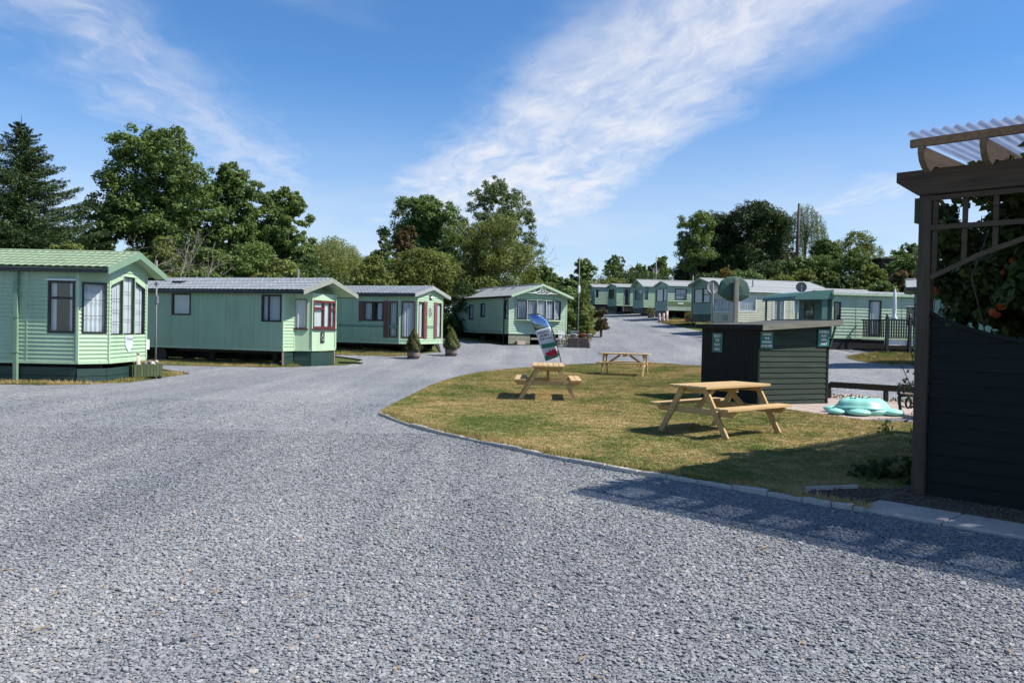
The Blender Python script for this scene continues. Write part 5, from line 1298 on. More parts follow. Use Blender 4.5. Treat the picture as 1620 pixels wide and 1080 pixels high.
# red planters and small red plants at the far caravans
for px, py, D, lab in ((1030, 497, 73, 'red flower tub in front of the small ridge roofed caravan'), (1122, 508, 49.0, 'red flower tub at the corner of the cream caravan'), (1090.5, 503, 64, 'red flower tub at the end of the striped caravan')):
    a = at(px, py, D); e = empty('flower_tub', (a.x, a.y, Z(a.x, a.y)), 0, lab, 'flower tub', 'flower tubs by the far caravans')
    MB().lathe([(.28, 0), (.34, .4), (.36, .42), (.33, .42)], 12).build('tub', BARREL, e, smooth=True)
    rg = np.random.default_rng(int(px)); n = 500; P_ = rg.normal(0, .16, (n, 3))+np.array((0, 0, .55)); link('foliage', leaf_mesh(P_, rg.normal(size=(n, 3)), .1, rg, .5), L_MID, e); P_ = rg.normal(0, .17, (120, 3))+np.array((0, -.05, .60)); link('flowers', leaf_mesh(P_, rg.normal(size=(120, 3)), .09, rg, .9), FLR, e)
# ornaments of the striped caravan
a = at(1050, 503, 66)
e = empty('garden_ornament', (a.x, a.y, Z(a.x, a.y)), 0, 'white and pink garden ornaments group before the striped caravan', 'ornament')
for k, dx in enumerate((-.35, 0.0, .3)): MB().lathe([(.12, 0), (.14, .2), (.08, .35), (.11, .5+.2*k % 2), (.03, .7)], 10, (dx, .1*k, 0)).build('statuette', surf('pink stone %d' % k, (.52, .40, .36), .8, .2), e, smooth=True)

# ------------------------------------------------------------------ pergola
OLDW = wood('old pergola timber', (.050, .034, .021), (.115, .084, .054), axis=0); OLDWZ = wood('old pergola post', (.052, .038, .025), (.110, .084, .056), axis=2)
RAFT = wood('brown rafter timber', (.13, .085, .05), (.26, .18, .11), axis=1)
pg = empty('pergola', tuple(PG0), math.atan2(PGS.y, PGS.x), 'dark weathered pergola with corrugated clear roof, curved rafter tails and trellis at the right', 'pergola')
# local: x along the front (right, toward the viewer), y backwards, z up
PL_, PD = 6.0, 7.0
for y in (0, 3.4, 6.8):
    for x in (0.0, 2.9, 5.8):
        if y > 0 and x == 2.9: continue
        MB().box(x-.06, x+.06, y-.06, y+.06, -.1, 3.18).build('post', OLDWZ, pg, bevel=.006)
m = MB().prism([(-.26, 3.20), (6.1, 3.20), (6.1, 2.96), (-.06, 2.96), (-.26, 3.10)], lambda a, b, q: Vector((a, q, b)), -.115, -.066); m.build('front_beam', OLDW, pg)
m = MB().prism([(-.26, 3.19), (6.1, 3.19), (6.1, 2.95), (-.06, 2.95), (-.26, 3.09)], lambda a, b, q: Vector((a, q, b)), .066, .112); m.build('front_beam', OLDW, pg)
MB().box(-.105, -.064, -.05, .05, 2.70, 2.94).build('corbel', OLDWZ, pg)
for y in (3.4, 6.8): MB().box(-.2, 6.0, y+.066, y+.112, 2.95, 3.19).build('cross_beam', OLDW, pg)
for k in range(12):
    x = .10+k*.52
    tail = [(-.47, 3.46), (-.485, 3.40), (-.44, 3.31), (-.36, 3.235), (-.27, 3.205), (.0, 3.205), (PD+.2, 3.205), (PD+.2, 3.33), (.0, 3.33), (-.3, 3.33), (-.35, 3.36), (-.37, 3.46)]
    tail = [(-.50, 3.345), (-.50, 3.29), (-.465, 3.22), (-.40, 3.165), (-.31, 3.135), (-.20, 3.205), (PD, 3.205), (PD, 3.345)]
    MB().prism(tail, lambda a, b, q: Vector((q, a, b)), x-.027, x+.027).build('rafter', RAFT, pg)
for y in (-.47, 1.4, 3.3, 5.2, 6.7): MB().box(-.0, 6.15, y-.022, y+.022, 3.347, 3.42).build('purlin', RAFT, pg)
# corrugated clear sheets
def mat_sheet():
    m = bpy.data.materials.new('clear corrugated sheet'); m.use_nodes = True; t = NT(m.node_tree)
    pos = t.n('ShaderNodeTexCoord').outputs['Object']
    nz = t.n('ShaderNodeTexNoise', {'Vector': t.n('ShaderNodeMapping', {'Vector': pos, 'Scale': (9, 1.2, 1)}).outputs[0], 'Scale': 1.0, 'Detail': 6.0, 'Roughness': .7}).outputs[0]
    c = t.ramp(nz, [(.3, (.40, .44, .54)), (.6, (.30, .31, .37)), (.75, (.20, .18, .16))])
    tr = t.n('ShaderNodeBsdfTransparent', {'Color': (.72, .78, .9, 1)}); tl = t.n('ShaderNodeBsdfTranslucent', {'Color': c}); gl = t.n('ShaderNodeBsdfGlossy', {'Color': (.9, .93, 1, 1), 'Roughness': .2})
    a = t.n('ShaderNodeMixShader', {0: t.math('ADD', t.math('MULTIPLY', nz, .6), .38), 1: tr.outputs[0], 2: tl.outputs[0]})
    fr = t.math('ADD', t.math('POWER', t.n('ShaderNodeLayerWeight', {'Blend': .5}).outputs['Facing'], 5.0), .05)
    b = t.n('ShaderNodeMixShader', {0: t.math('MULTIPLY', fr, .8), 1: a.outputs[0], 2: gl.outputs[0]})
    t.link(b.outputs[0], t.n('ShaderNodeOutputMaterial').inputs[0]); return m
SHEET = mat_sheet()
def sheet(x0, x1, y0, y1, lift):
    xs = np.arange(x0, x1+.001, .095/8); V = []
    for y in (y0, y1):
        for x in xs: V.append((x, y, 3.440+lift+.018*math.cos(x*2*math.pi/.095)))
    n = len(xs); Fq = np.array([(i, i+1, n+i+1, n+i) for i in range(n-1)]); return npmesh('roof_sheet', V, Fq, True)
for k in range(6): link('roof_sheet', sheet(.06+k*1.0-.03, .06+(k+1)*1.0+.03, -.70, 3.0, .004*(k % 2)), SHEET, pg); link('roof_sheet', sheet(.06+k*1.0-.03, .06+(k+1)*1.0+.03, 2.9, PD-.0, .010+.004*(k % 2)), SHEET, pg)
# trellis under the beam
def lath(a, b, wd=.045, th=.022, y=-.09):
    return MB().bar((a[0], y, a[1]), (b[0], y, b[1]), th, wd, up=(0, 0, 1) if abs(b[0]-a[0]) > .01 else (1, 0, 0)).build('trellis_lath', OLDW, pg)
lath((.062, 2.92), (2.8, 2.92)); lath((.062, 2.64), (2.8, 2.64), y=-.088)
arch = [(0.075, 2.16), (.5, 2.36), (.95, 2.52), (1.4, 2.60), (1.9, 2.52), (2.4, 2.33), (2.82, 2.12)]
for a_, b_ in zip(arch, arch[1:]): lath(a_, b_, y=-.086)
za = lambda x: np.interp(x, [p[0] for p in arch], [p[1] for p in arch])
for x in (.10, .36, .62, .88, 1.14, 1.4, 1.66, 1.92, 2.18, 2.44, 2.7): lath((x, float(za(x))), (x, 2.94), y=-.066)
# dark fence panel between the posts
fp = empty('fence_panel', tuple(pgp(.07, 0)), math.atan2(PGS.y, PGS.x), 'tall dark green boarded fence panel with dipping top beside the pergola post', 'fence')
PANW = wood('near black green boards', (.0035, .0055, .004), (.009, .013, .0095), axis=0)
ptop = lambda x: 1.80-.30*math.sin(math.pi*min(max(x/2.72, 0), 1))**.75
k = 0; z = .06
while z < 1.80:
    z1 = z+.135; xs_ = np.linspace(0.005, 2.72, 25)
    ok = [x for x in xs_ if ptop(x) > z+.01]
    runs = []
    if len(ok) == 25: runs = [ok]
    else:
        l_ = [x for x in ok if x < 1.36]; r_ = [x for x in ok if x >= 1.36]; runs = [q for q in (l_, r_) if len(q) > 1]
    for rn in runs:
        m = MB()
        for x in rn: zt = min(z1+.012, ptop(x)); m.v += [(x, -.030, z), (x, -.014, zt), (x, -.004, zt), (x, -.012, z)]
        for i in range(len(rn)-1):
            b = 4*i; m.f += [(b, b+4, b+5, b+1), (b+1, b+5, b+6, b+2), (b+2, b+6, b+7, b+3), (b+3, b+7, b+4, b)]
        e_ = 4*(len(rn)-1); m.f += [(0, 1, 2, 3), (e_, e_+3, e_+2, e_+1)]
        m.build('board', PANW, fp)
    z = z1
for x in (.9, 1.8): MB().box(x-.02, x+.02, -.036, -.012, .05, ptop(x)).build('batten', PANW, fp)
m = MB(); xs_ = np.linspace(0.0, 2.73, 29)
for x in xs_: m.v += [(x, -.045, ptop(x)), (x, .015, ptop(x)), (x, .015, ptop(x)+.035), (x, -.045, ptop(x)+.035)]
for i in range(28):
    b = 4*i; m.f += [(b, b+4, b+5, b+1), (b+1, b+5, b+6, b+2), (b+2, b+6, b+7, b+3), (b+3, b+7, b+4, b)]
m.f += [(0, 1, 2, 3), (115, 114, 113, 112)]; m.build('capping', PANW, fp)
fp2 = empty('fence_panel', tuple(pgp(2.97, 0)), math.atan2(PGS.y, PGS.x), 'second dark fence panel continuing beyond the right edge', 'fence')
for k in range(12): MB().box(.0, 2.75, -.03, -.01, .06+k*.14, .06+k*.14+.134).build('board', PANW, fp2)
px_ = 1.0
MB().box(.855, 1.05, -.05, -.038, 1.085, 1.20).build('sign', SIGN, fp)

# climbing plant over the pergola and shrub at its foot
rg = np.random.default_rng(21)
cl = empty('climbing_plant', tuple(pgp(.6, .5)), math.atan2(PGS.y, PGS.x), 'dark climbing plant with orange flowers behind the pergola trellis', 'climber')
bl = []
for k in range(34): bl.append((rg.uniform(-1.1, 3.4), rg.uniform(.1, 1.9), rg.uniform(1.5, 2.8), rg.uniform(.3, .55), .4, rg.uniform(.3, .5)))
bl += [(x, .8, .9, .5, .4, .7) for x in np.arange(-.8, 4, .6)]+[(x, 1.2, 2.3, .45, .3, .5) for x in np.arange(-1.0, 2.4, .45)]
C_, R_3 = puffs(rg, bl, 22); P_, N_ = leaves_on(rg, C_, R_3, 52000); ok = (P_[:, 1] > -.35) & (P_[:, 0]+.6 > -.33*(P_[:, 1]+.5)+.02) & (P_[:, 2] < 3.0)
P_, N_ = P_[ok], N_[ok]; link('foliage', leaf_mesh(P_, N_, rg.uniform(.08, .14, len(P_)), rg, .6), L_DRK, cl)
C2, R2 = puffs(rg, [(rg.uniform(-.45, 2.2), rg.uniform(-.1, .3), rg.uniform(1.75, 2.8), .2, .15, .2) for _ in range(12)], 3); P_, N_ = leaves_on(rg, C2, R2*.5, 480)
P_ = P_[(P_[:, 1] > -.32)]; link('flowers', leaf_mesh(P_, rg.normal(size=P_.shape)+np.array((0, -1, .3)), rg.uniform(.04, .07, len(P_)), rg, .8), FLO, cl)
m = MB()
for k in range(6):
    x = -.3+k*.5; pts = [(x, .3, -.4)]; 
    for j in range(6): pts.append((x+.1*math.sin(j*1.3+k)+rg.normal(0, .03), .3+rg.normal(0, .03), .2+j*.5))
    m.tube(pts, [.014-.0015*j for j in range(7)], 6)
m.build('stem', BARK, cl)
hs = empty('evergreen_shrub', tuple(pgp(0, 2)), math.atan2(PGS.y, PGS.x), 'dense dark evergreen shrub behind the fence panel and climber', 'bush')
C_, R_3 = puffs(rg, [(x, rg.uniform(-.2, .8), z, .6, .5, .6) for x in np.arange(-.6, 4.5, .55) for z in (.5, 1.3, 2.1, 2.55)], 22); P_, N_ = leaves_on(rg, C_, R_3, 24000)
ok = (P_[:, 0] > -.33*(P_[:, 1]+2.0)+.12) & (P_[:, 2] < 3.05) & (P_[:, 2] > 0); link('foliage', leaf_mesh(P_[ok], N_[ok], rg.uniform(.10, .17, ok.sum()), rg, .6), L_DRK, hs)
MB().tube([(1, .3, 0), (1, .3, 1.2)], [.06, .04], 8).build('stem', BARK, hs)
# leaf layer added under the pergola roof to deepen its ground shadow
rv = empty('added_vine', tuple(pgp(1, 2, 3.2)), math.atan2(PGS.y, PGS.x), 'leafy vine added under the clear roof to thicken the pergola shadow', 'climber')
n = 30000; P_ = np.stack([rg.uniform(-.85, 4.9, n), rg.uniform(-1.9, 5.0, n), rg.normal(-.12, .10, n)], -1)
msk = np.sin(P_[:, 0]*2.1+1.0)+np.sin(P_[:, 1]*2.6+P_[:, 0])+rg.normal(0, .25, n) > -1.62; P_ = P_[msk]
link('foliage', leaf_mesh(P_, rg.normal(0, .45, P_.shape)+np.array((0, 0, 1.)), rg.uniform(.10, .17, len(P_)), rg, .75), L_DRK, rv)
n = 1500; P_ = np.stack([rg.normal(.0, .28, n)-.35, rg.normal(.6, .35, n), np.abs(rg.normal(0, .12, n))+.30], -1); link('shoots', leaf_mesh(P_, rg.normal(size=P_.shape), rg.uniform(.03, .07, n), rg, .35), L_MID, rv)
m = MB()
for k in range(7): m.tube([(-.6+k*.8, -1.5, -.1), (-.3+k*.75, 1, -.02), (-.5+k*.85, 4.6, -.1)], .02, 6)
m.build('stem', BARK, rv)
# twigs and roses poking out to the left of the post
rs = empty('rose_bush', tuple(pgp(-.12, .75)), 0, 'rose bush with faded red blooms poking out beside the pergola post', 'bush')
m = MB(); FP, LP_, LN = [], [], []
for k in range(20):
    a = rg.uniform(0, 6.283); h = rg.uniform(.3, 1.0) if k % 3 else rg.uniform(1.2, 2.5); r_ = rg.uniform(.05, .26); top = np.array((r_*math.cos(a)-.05, r_*math.sin(a)+.15, h)); base = np.array((rg.normal(.15, .12), rg.normal(.3, .12), 0))
    pts = [base, base*.6+top*.4+np.array((0, 0, .1)), top]; m.tube([tuple(p) for p in pts], [.010, .007, .004], 5)
    for j in range(46): f = rg.uniform(.15, 1); p = base*(1-f)+top*f; LP_.append(p+rg.normal(0, .075, 3)); LN.append(rg.normal(size=3)+np.array((0, 0, .6)))
    if k % 2: FP.append(top if h < 1.1 else top*np.array((.8, .8, 1)))
m.build('stem', BARK, rs); LP_ = np.array(LP_); LP_[:, 2] = np.maximum(LP_[:, 2], .05); link('foliage', leaf_mesh(LP_, np.array(LN), rg.uniform(.035, .075, len(LP_)), rg, .6), L_MID, rs)
FQ = np.concatenate([p+rg.normal(0, .022, (34, 3)) for p in FP]); link('flowers', leaf_mesh(FQ, rg.normal(size=FQ.shape), .035, rg, .9), FLR, rs)
lb = empty('low_shrub', tuple(pgp(-.45, .45)), 0, 'low dark weedy shrub in the shaded bed at the post foot', 'bush')
C_, R_3 = puffs(rg, [(.12, .15, .08, .3, .28, .15), (.3, .45, .10, .3, .25, .18), (-.1, .35, .06, .22, .2, .12)], 20); P_, N_ = leaves_on(rg, C_, R_3, 1900); P_[:, 2] = np.abs(P_[:, 2])
link('foliage', leaf_mesh(P_, N_, rg.uniform(.03, .075, len(P_)), rg, .4), L_DRK, lb)
yw = empty('young_weed', tuple(gnd(1400, 690)), 0, 'small upright weed standing alone on the lawn edge', 'weed')
P_ = np.stack([rg.normal(0, .05, 60), rg.normal(0, .05, 60), rg.uniform(.05, .26, 60)], -1); link('leaves', leaf_mesh(P_, rg.normal(size=P_.shape), .08, rg, .4), L_MID, yw); MB().tube([(0, 0, 0), (.01, 0, .25)], .006, 5).build('stem', BARK, yw)

# ------------------------------------------------------------------ trees
def limbs(m, base, tips, r0, rng, n=7):
    base = Vector(base)
    for t in tips:
        t = Vector(t); mid = base.lerp(t, .5)+Vector((rng.normal(0, .25), rng.normal(0, .25), .3)); m.tube([base, base.lerp(mid, .6)+Vector((0, 0, .15)), mid, t], [r0, r0*.75, r0*.55, r0*.18], n)
def tree(label, cx, top, wpx, D, bot, mat, nl, leaf, prof='round', seed=0, nb=16, name='broadleaf_tree', cat='tree', group=None, per=24, trunk=True, extra=(), bark=BARK, rel=(.24, .42), dep=.8, shell=(.55, 1.02), up=.35, asp=.55):
    rng = np.random.default_rng(seed+100); T_ = at(cx, top, D); B_ = at(cx, bot, D); gz = Z(T_.x, D)-.08; w = wpx*D/1296
    e = empty(name, (T_.x, D, gz), 0, label, cat, group)
    z0 = max(B_.z-gz, .1); h = T_.z-gz-z0
    bl = shape_blobs(rng, w, h, z0, nb, prof, dep)
    for (ex, ey, er, *q) in extra:      # lobes by their place in the picture, at this tree's own distance
        p = at(ex, ey, D); rr = er*D/1296; bl.append((p.x-T_.x, (q[0] if q else rng.uniform(-.3, .3)*w), p.z-gz, rr, rr, rr*.9))
    C, R = puffs(rng, bl, per, rel, shell); P, N = leaves_on(rng, C, R, nl, up); P[:, 2] = np.maximum(P[:, 2], .05)
    link('crown', leaf_mesh(P, N, rng.uniform(leaf*.7, leaf*1.3, nl), rng, asp), mat, e)
    if trunk:
        m = MB(); zt = z0+h*.45; rr = max(.07, w*.022+.05)
        m.tube([(0, 0, -.3), (.05, 0, z0*.5), (0, .05, zt*.6), (.1, 0, zt)], [rr*1.4, rr, rr*.85, rr*.5], 10)
        big = sorted(bl, key=lambda b: -b[3])[:min(11, len(bl))]
        limbs(m, (0, 0, max(.4, z0*.7)), [(b[0]*.9, b[1]*.9, b[2]) for b in big], rr*.55, rng)
        m.build('trunk', bark, e, smooth=True)
    return e
GL = 'broadleaf trees behind the left hand caravans'

def conifer(label, cx, top, D, wpx, seed, mat=L_CON, dn=1.0):
    rng = np.random.default_rng(seed); T_ = at(cx, top, D); H = T_.z; w = wpx*D/1296
    e = empty('spruce_tree', (T_.x, D, 0), 0, label, 'tree'); P, N, S = [], [], []
    m = MB().tube([(0, 0, -.3), (0, 0, H*.6), (0, 0, H)], [.24, .14, .02], 8); z = 1.0
    while z < H-.15:
        t = z/H; R = w*.5*(1-t)**.82*(.9+.2*rng.random())+.12; nb = max(5, int(9+9*(1-t)))
        for k in range(nb):
            a = rng.uniform(0, 6.283); L = R*rng.uniform(.55, 1.15); dr = rng.uniform(.05, .28)*(1-t)+.0
            tip = np.array((L*math.cos(a), L*math.sin(a), z - L*dr + .16*L)); base = np.array((0, 0, z))
            n = int((80*L+22)*dn); f = rng.random(n)**.7; sag = -np.sin(f*math.pi)*.10*L
            c = base+(tip-base)*f[:, None]; c[:, 2] += sag
            side = np.array((-math.sin(a), math.cos(a), 0)); sw = rng.normal(0, .20, n)*L*(1-f*.65)*.75
            q = c+side*sw[:, None]; q[:, 2] -= np.abs(sw)*.35+rng.random(n)*.10
            P.append(q); N.append(np.tile((0, 0, 1.), (n, 1))+rng.normal(0, .55, (n, 3))); S.append(rng.uniform(.14, .30, n)*(.6+.5*(1-t)))
            if L > .8: m.tube([tuple(base), tuple(base*.7+tip*.3+np.array((0, 0, -.07*L))), tuple(base*.42+tip*.58+np.array((0, 0, -.10*L)))], [.03, .02, .008], 4)
        z += .17+.13*(1-t)
    m.tube([(0, 0, H), (0, 0, H+.35)], [.02, .004], 5)
    m.build('trunk', BARK, e); P = np.concatenate(P); N = np.concatenate(N); S = np.concatenate(S)
    link('crown', leaf_mesh(P, N, S, rng, .30, fold=.1), mat, e); print('conifer', len(P)); return e
conifer('tall dark spruce at the left edge behind the green tiled caravan', 34, 190, 44, 410, 3, dn=1.1)
conifer('smaller dark spruce cut off by the left edge of the picture', -70, 225, 47, 260, 8, dn=.35)

tree('tallest broad oak like tree beside the spruce with bare branches in front', 245, 204, 185, 50, 425, L_OAK, 56000, .19, 'round', 1, 22, group=GL, rel=(.17, .34), shell=(.5, 1.1), extra=((225, 240, 34), (280, 232, 30), (190, 290, 40), (165, 345, 40), (305, 290, 40), (250, 300, 55), (320, 350, 50), (200, 360, 50), (260, 380, 55), (285, 260, 35)), per=26)
tree('rounded dark tree just right of the tallest oak like tree', 365, 256, 120, 52, 430, L_OAK, 38000, .18, 'round', 2, 18, group=GL, rel=(.17, .34), shell=(.5, 1.1), extra=((350, 285, 32), (395, 320, 38), (335, 330, 40), (370, 390, 50), (410, 370, 40), (330, 400, 40)))
tree('lower leafy tree at the right end of the big left clump', 447, 294, 92, 54, 440, L_MID, 28000, .17, 'round', 3, 16, group=GL, rel=(.17, .34), shell=(.5, 1.1), extra=((435, 318, 26), (468, 348, 26), (420, 370, 34), (460, 400, 38), (480, 390, 24)))
tree('bright leafy bush below the left clump behind the second caravan', 400, 385, 150, 47, 460, L_MID, 15000, .15, 'bush', 4, 12, name='leafy_bush', cat='bush', group=GL, trunk=False)
tree('olive thicket with bare stems behind the gap between the two left caravans', 265, 372, 100, 45, 460, L_OLV, 7000, .13, 'bush', 5, 10, name='thicket', cat='bush', group=GL)
tree('yellowish bush under the spruce above the green tiled roof', 120, 384, 110, 40, 430, L_OLV, 6500, .13, 'bush', 6, 8, name='leafy_bush', cat='bush', trunk=False)
tree('dark laurel hedge mass filling the gap behind the first caravan', 210, 420, 240, 56, 520, L_DRK, 12000, .2, 'bush', 36, 14, name='laurel_bush', cat='bush', trunk=False)
# dead tree
def dead(label, px, py0, py1, D, seed, spread=.75, h0=.8):
    rng = random.Random(seed); b = at(px, py0, D); H = at(px, py1, D).z; gz = Z(b.x, D)
    e = empty('bare_tree', (b.x, D, gz-.05), 0, label, 'tree', 'bare trees behind the left hand caravans'); m = MB()
    def grow(p, d, L, r, lv):
        q = p+d*L; mid = p+d*L*.5+Vector((rng.gauss(0, 1), rng.gauss(0, 1), rng.gauss(0, 1)))*L*.06
        m.tube([p, mid, q], [r, r*.82, r*.62], 6 if lv < 2 else 4, False)
        if lv >= 5 or r < .006: return
        for k in range(rng.choice((2, 2, 3))):
            nd = (d+Vector((rng.gauss(0, spread), rng.gauss(0, spread)*.8, rng.gauss(.12, .35)))).normalized(); grow(q, nd, L*rng.uniform(.6, .85), r*rng.uniform(.5, .68), lv+1)
    grow(Vector((0, 0, 0)), Vector((.05, 0, 1)), H*.27, .085, 0)
    m.build('trunk', BARKP, e, smooth=True, recalc=False); return e
dead('pale bare dead tree standing out against the tallest oak like tree', 200, 440, 292, 41.5, 4)
dead('leaning bare stems rising right of the dead tree', 268, 445, 335, 41, 9, .5)
dead('thin bare shrub stems at the right of the bare group', 312, 445, 375, 41.5, 15, .6)

def willow(label, cx, top, wpx, D, bot, seed, mat=L_WIL, nst=260, group=None, leaf=.14):
    rng = np.random.default_rng(seed); T_ = at(cx, top, D); gz = Z(T_.x, D); H = T_.z-gz; w = wpx*D/1296; z0 = at(cx, bot, D).z-gz
    e = empty('willow_tree', (T_.x, D, gz-.05), 0, label, 'tree', group); P, N = [], []
    for k in range(nst):
        a = rng.uniform(0, 6.283); r = w*.5*math.sqrt(rng.random()); zt = H-(H-z0)*.55*(r/(w*.5))**2*rng.uniform(.6, 1.1)-rng.random()*.4
        Ls = rng.uniform(.25, .75)*(H-z0); n = int(Ls/.05); f = rng.random(n); x = r*math.cos(a)*(1+.25*f); y = r*math.sin(a)*(1+.25*f)
        P.append(np.stack([x+rng.normal(0, .05, n), y+rng.normal(0, .05, n), np.maximum(zt-f*Ls, .2)], -1)); N.append(rng.normal(size=(n, 3)))
    P = np.concatenate(P); N = np.concatenate(N); link('crown', leaf_mesh(P, N, rng.uniform(leaf*.7, leaf*1.3, len(P)), rng, .3), mat, e)
    m = MB().tube([(0, 0, -.2), (0, .1, H*.4), (.1, 0, H*.6)], [.2, .15, .1], 8); limbs(m, (0, 0, H*.4), [(w*.3*math.cos(t), w*.3*math.sin(t), H*.88) for t in range(6)], .08, rng); m.build('trunk', BARK, e, smooth=True)
willow('pale yellow green willow behind the red framed caravan', 528, 370, 108, 56, 470, 2, nst=950)
tree('mid green bush left of the pale willow', 488, 400, 60, 50, 460, L_MID, 7000, .14, 'bush', 7, 8, name='leafy_bush', cat='bush', trunk=False)
tree('leafy bush right of the pale willow above the shuttered caravan roof', 590, 404, 90, 51, 472, L_OLV, 11000, .14, 'bush', 8, 12, name='leafy_bush', cat='bush', trunk=False)
tree('dark domed oak on the skyline behind the shuttered caravan', 672, 308, 118, 72, 425, L_OAK, 40000, .21, 'round', 9, 18, extra=((645, 335, 28), (702, 345, 28), (620, 372, 26), (660, 365, 40), (690, 385, 36), (715, 375, 24), (630, 400, 30)))
tree('copper brown tree in front of the dark domed oak', 650, 356, 70, 64, 440, L_BRN, 7000, .17, 'round', 10, 9, rel=(.16, .3))
tree('thin airy tree at the left of the copper tree', 606, 372, 44, 62, 440, L_ASH, 2600, .15, 'tall', 11, 8, rel=(.15, .28))
tree('tall airy ash with grey green leaves above the carved caravan', 788, 288, 104, 66, 420, L_ASH, 27000, .16, 'round', 12, 17, extra=((765, 318, 26), (815, 320, 26), (785, 303, 22), (830, 380, 28), (842, 402, 22), (755, 350, 28), (795, 355, 36), (825, 350, 24)), rel=(.16, .3))
dead('bare grey twigs at the right side of the tall ash', 832, 440, 372, 66.5, 23, .35)
tree('big olive green tree above the carved caravan roof', 775, 350, 178, 55, 488, L_OLV, 44000, .15, 'bush', 13, 20, extra=((735, 375, 30), (800, 365, 30), (830, 420, 30), (760, 420, 40), (700, 430, 30)))
tree('broad olive bush between the two middle caravans', 668, 392, 170, 53, 485, L_OLV, 24000, .15, 'bush', 14, 18, name='leafy_bush', cat='bush', trunk=False)
tree('dark hollow bush at the gap right of the shuttered caravan', 735, 440, 110, 51, 535, L_DRK, 9000, .15, 'bush', 15, 10, name='leafy_bush', cat='bush', trunk=False)
tree('low yellow green bush over the carved caravan ridge', 860, 446, 80, 54, 500, L_OLV, 7000, .13, 'bush', 16, 9, name='leafy_bush', cat='bush', trunk=False)
# hedge mass on the left, hidden backs
tree('dark hedge closing the view behind the second caravan', 440, 438, 330, 50, 520, L_DRK, 14000, .2, 'bush', 17, 16, name='hedge_bush', cat='bush', trunk=False)
tree('dark hedge closing the view behind the shuttered caravan', 640, 450, 260, 57, 530, L_DRK, 12000, .2, 'bush', 18, 14, name='hedge_bush', cat='bush', trunk=False)
# far trees beyond the road
GF = 'far trees beyond the top of the road'
for k, (cx, top, wp, D, bt, mt, lab) in enumerate(((866, 421, 62, 104, 470, L_OAK, 'low dark far tree just right of the olive tree'), (917, 409, 62, 112, 468, L_MID, 'far rounded tree behind the tall thin mast'),
        (972, 404, 62, 118, 468, L_OAK, 'far taller tree left of the dark dish pole'), (1010, 418, 56, 116, 468, L_OAK, 'far low tree immediately left of the dish pole'), (1048, 405, 52, 118, 468, L_MID, 'far tree directly behind the dish pole'), (1080, 422, 46, 112, 468, L_OAK, 'far small tree under the dark clump on the bank'),
        (890, 438, 70, 100, 480, L_OAK, 'far low bush behind the roadside shrubs'))):
    tree(lab, cx, top, wp, D, bt, mt, 6500, .30, 'round', 40+k, 11, group=GF, rel=(.22, .38))
for k, (cx, top, wp, D, bt, mt, lab) in enumerate(((960, 441, 110, 98, 480, L_OLV, 'light olive hedge behind the far green caravans'), (1050, 447, 120, 94, 490, L_DRK, 'dark hedge behind the striped caravan'), (890, 452, 110, 92, 500, L_DRK, 'dark hedge behind the roadside shrubs'), (1130, 432, 130, 80, 490, L_DRK, 'dark hedge at the foot of the bank clump'))):
    tree(lab, cx, top, wp, D, bt, mt, 8000, .24, 'bush', 60+k, 12, name='hedge_bush', cat='hedge', trunk=False)
# bank on the right
tree('big dark tree at the right of the bank clump', 1205, 318, 112, 88, 440, L_BNK, 34000, .23, 'round', 70, 18, extra=((1190, 345, 30), (1228, 352, 30), (1180, 390, 36), (1225, 395, 36), (1205, 365, 40), (1240, 415, 26)))
tree('dark tree in the middle of the bank clump', 1150, 336, 90, 90, 440, L_BNK, 30000, .23, 'round', 71, 15, extra=((1135, 362, 28), (1160, 395, 36), (1165, 355, 28), (1120, 395, 32), (1140, 420, 30)))
tree('lighter green tree at the left end of the bank clump', 1098, 338, 58, 86, 432, L_MID, 18000, .19, 'round', 72, 12, extra=((1087, 354, 17), (1110, 352, 18), (1100, 380, 24), (1090, 400, 20), (1112, 410, 22)))
willow('airy grey green willow beside the telegraph pole', 1276, 320, 66, 84, 420, 5, leafmat('pale willow leaves', (.07, .10, .04), (.18, .22, .09), .4), 230, leaf=.17)
tree('small orange leaved acer on the bank', 1151, 420, 36, 74, 448, L_ORG, 2600, .14, 'flat', 73, 7, name='acer_tree')
tree('reddish bush near the telegraph pole foot', 1249, 392, 40, 80, 430, L_BRN, 2500, .16, 'bush', 74, 6, name='leafy_bush', cat='bush', trunk=False)
GB = 'clipped shrubs stepping up the bank'
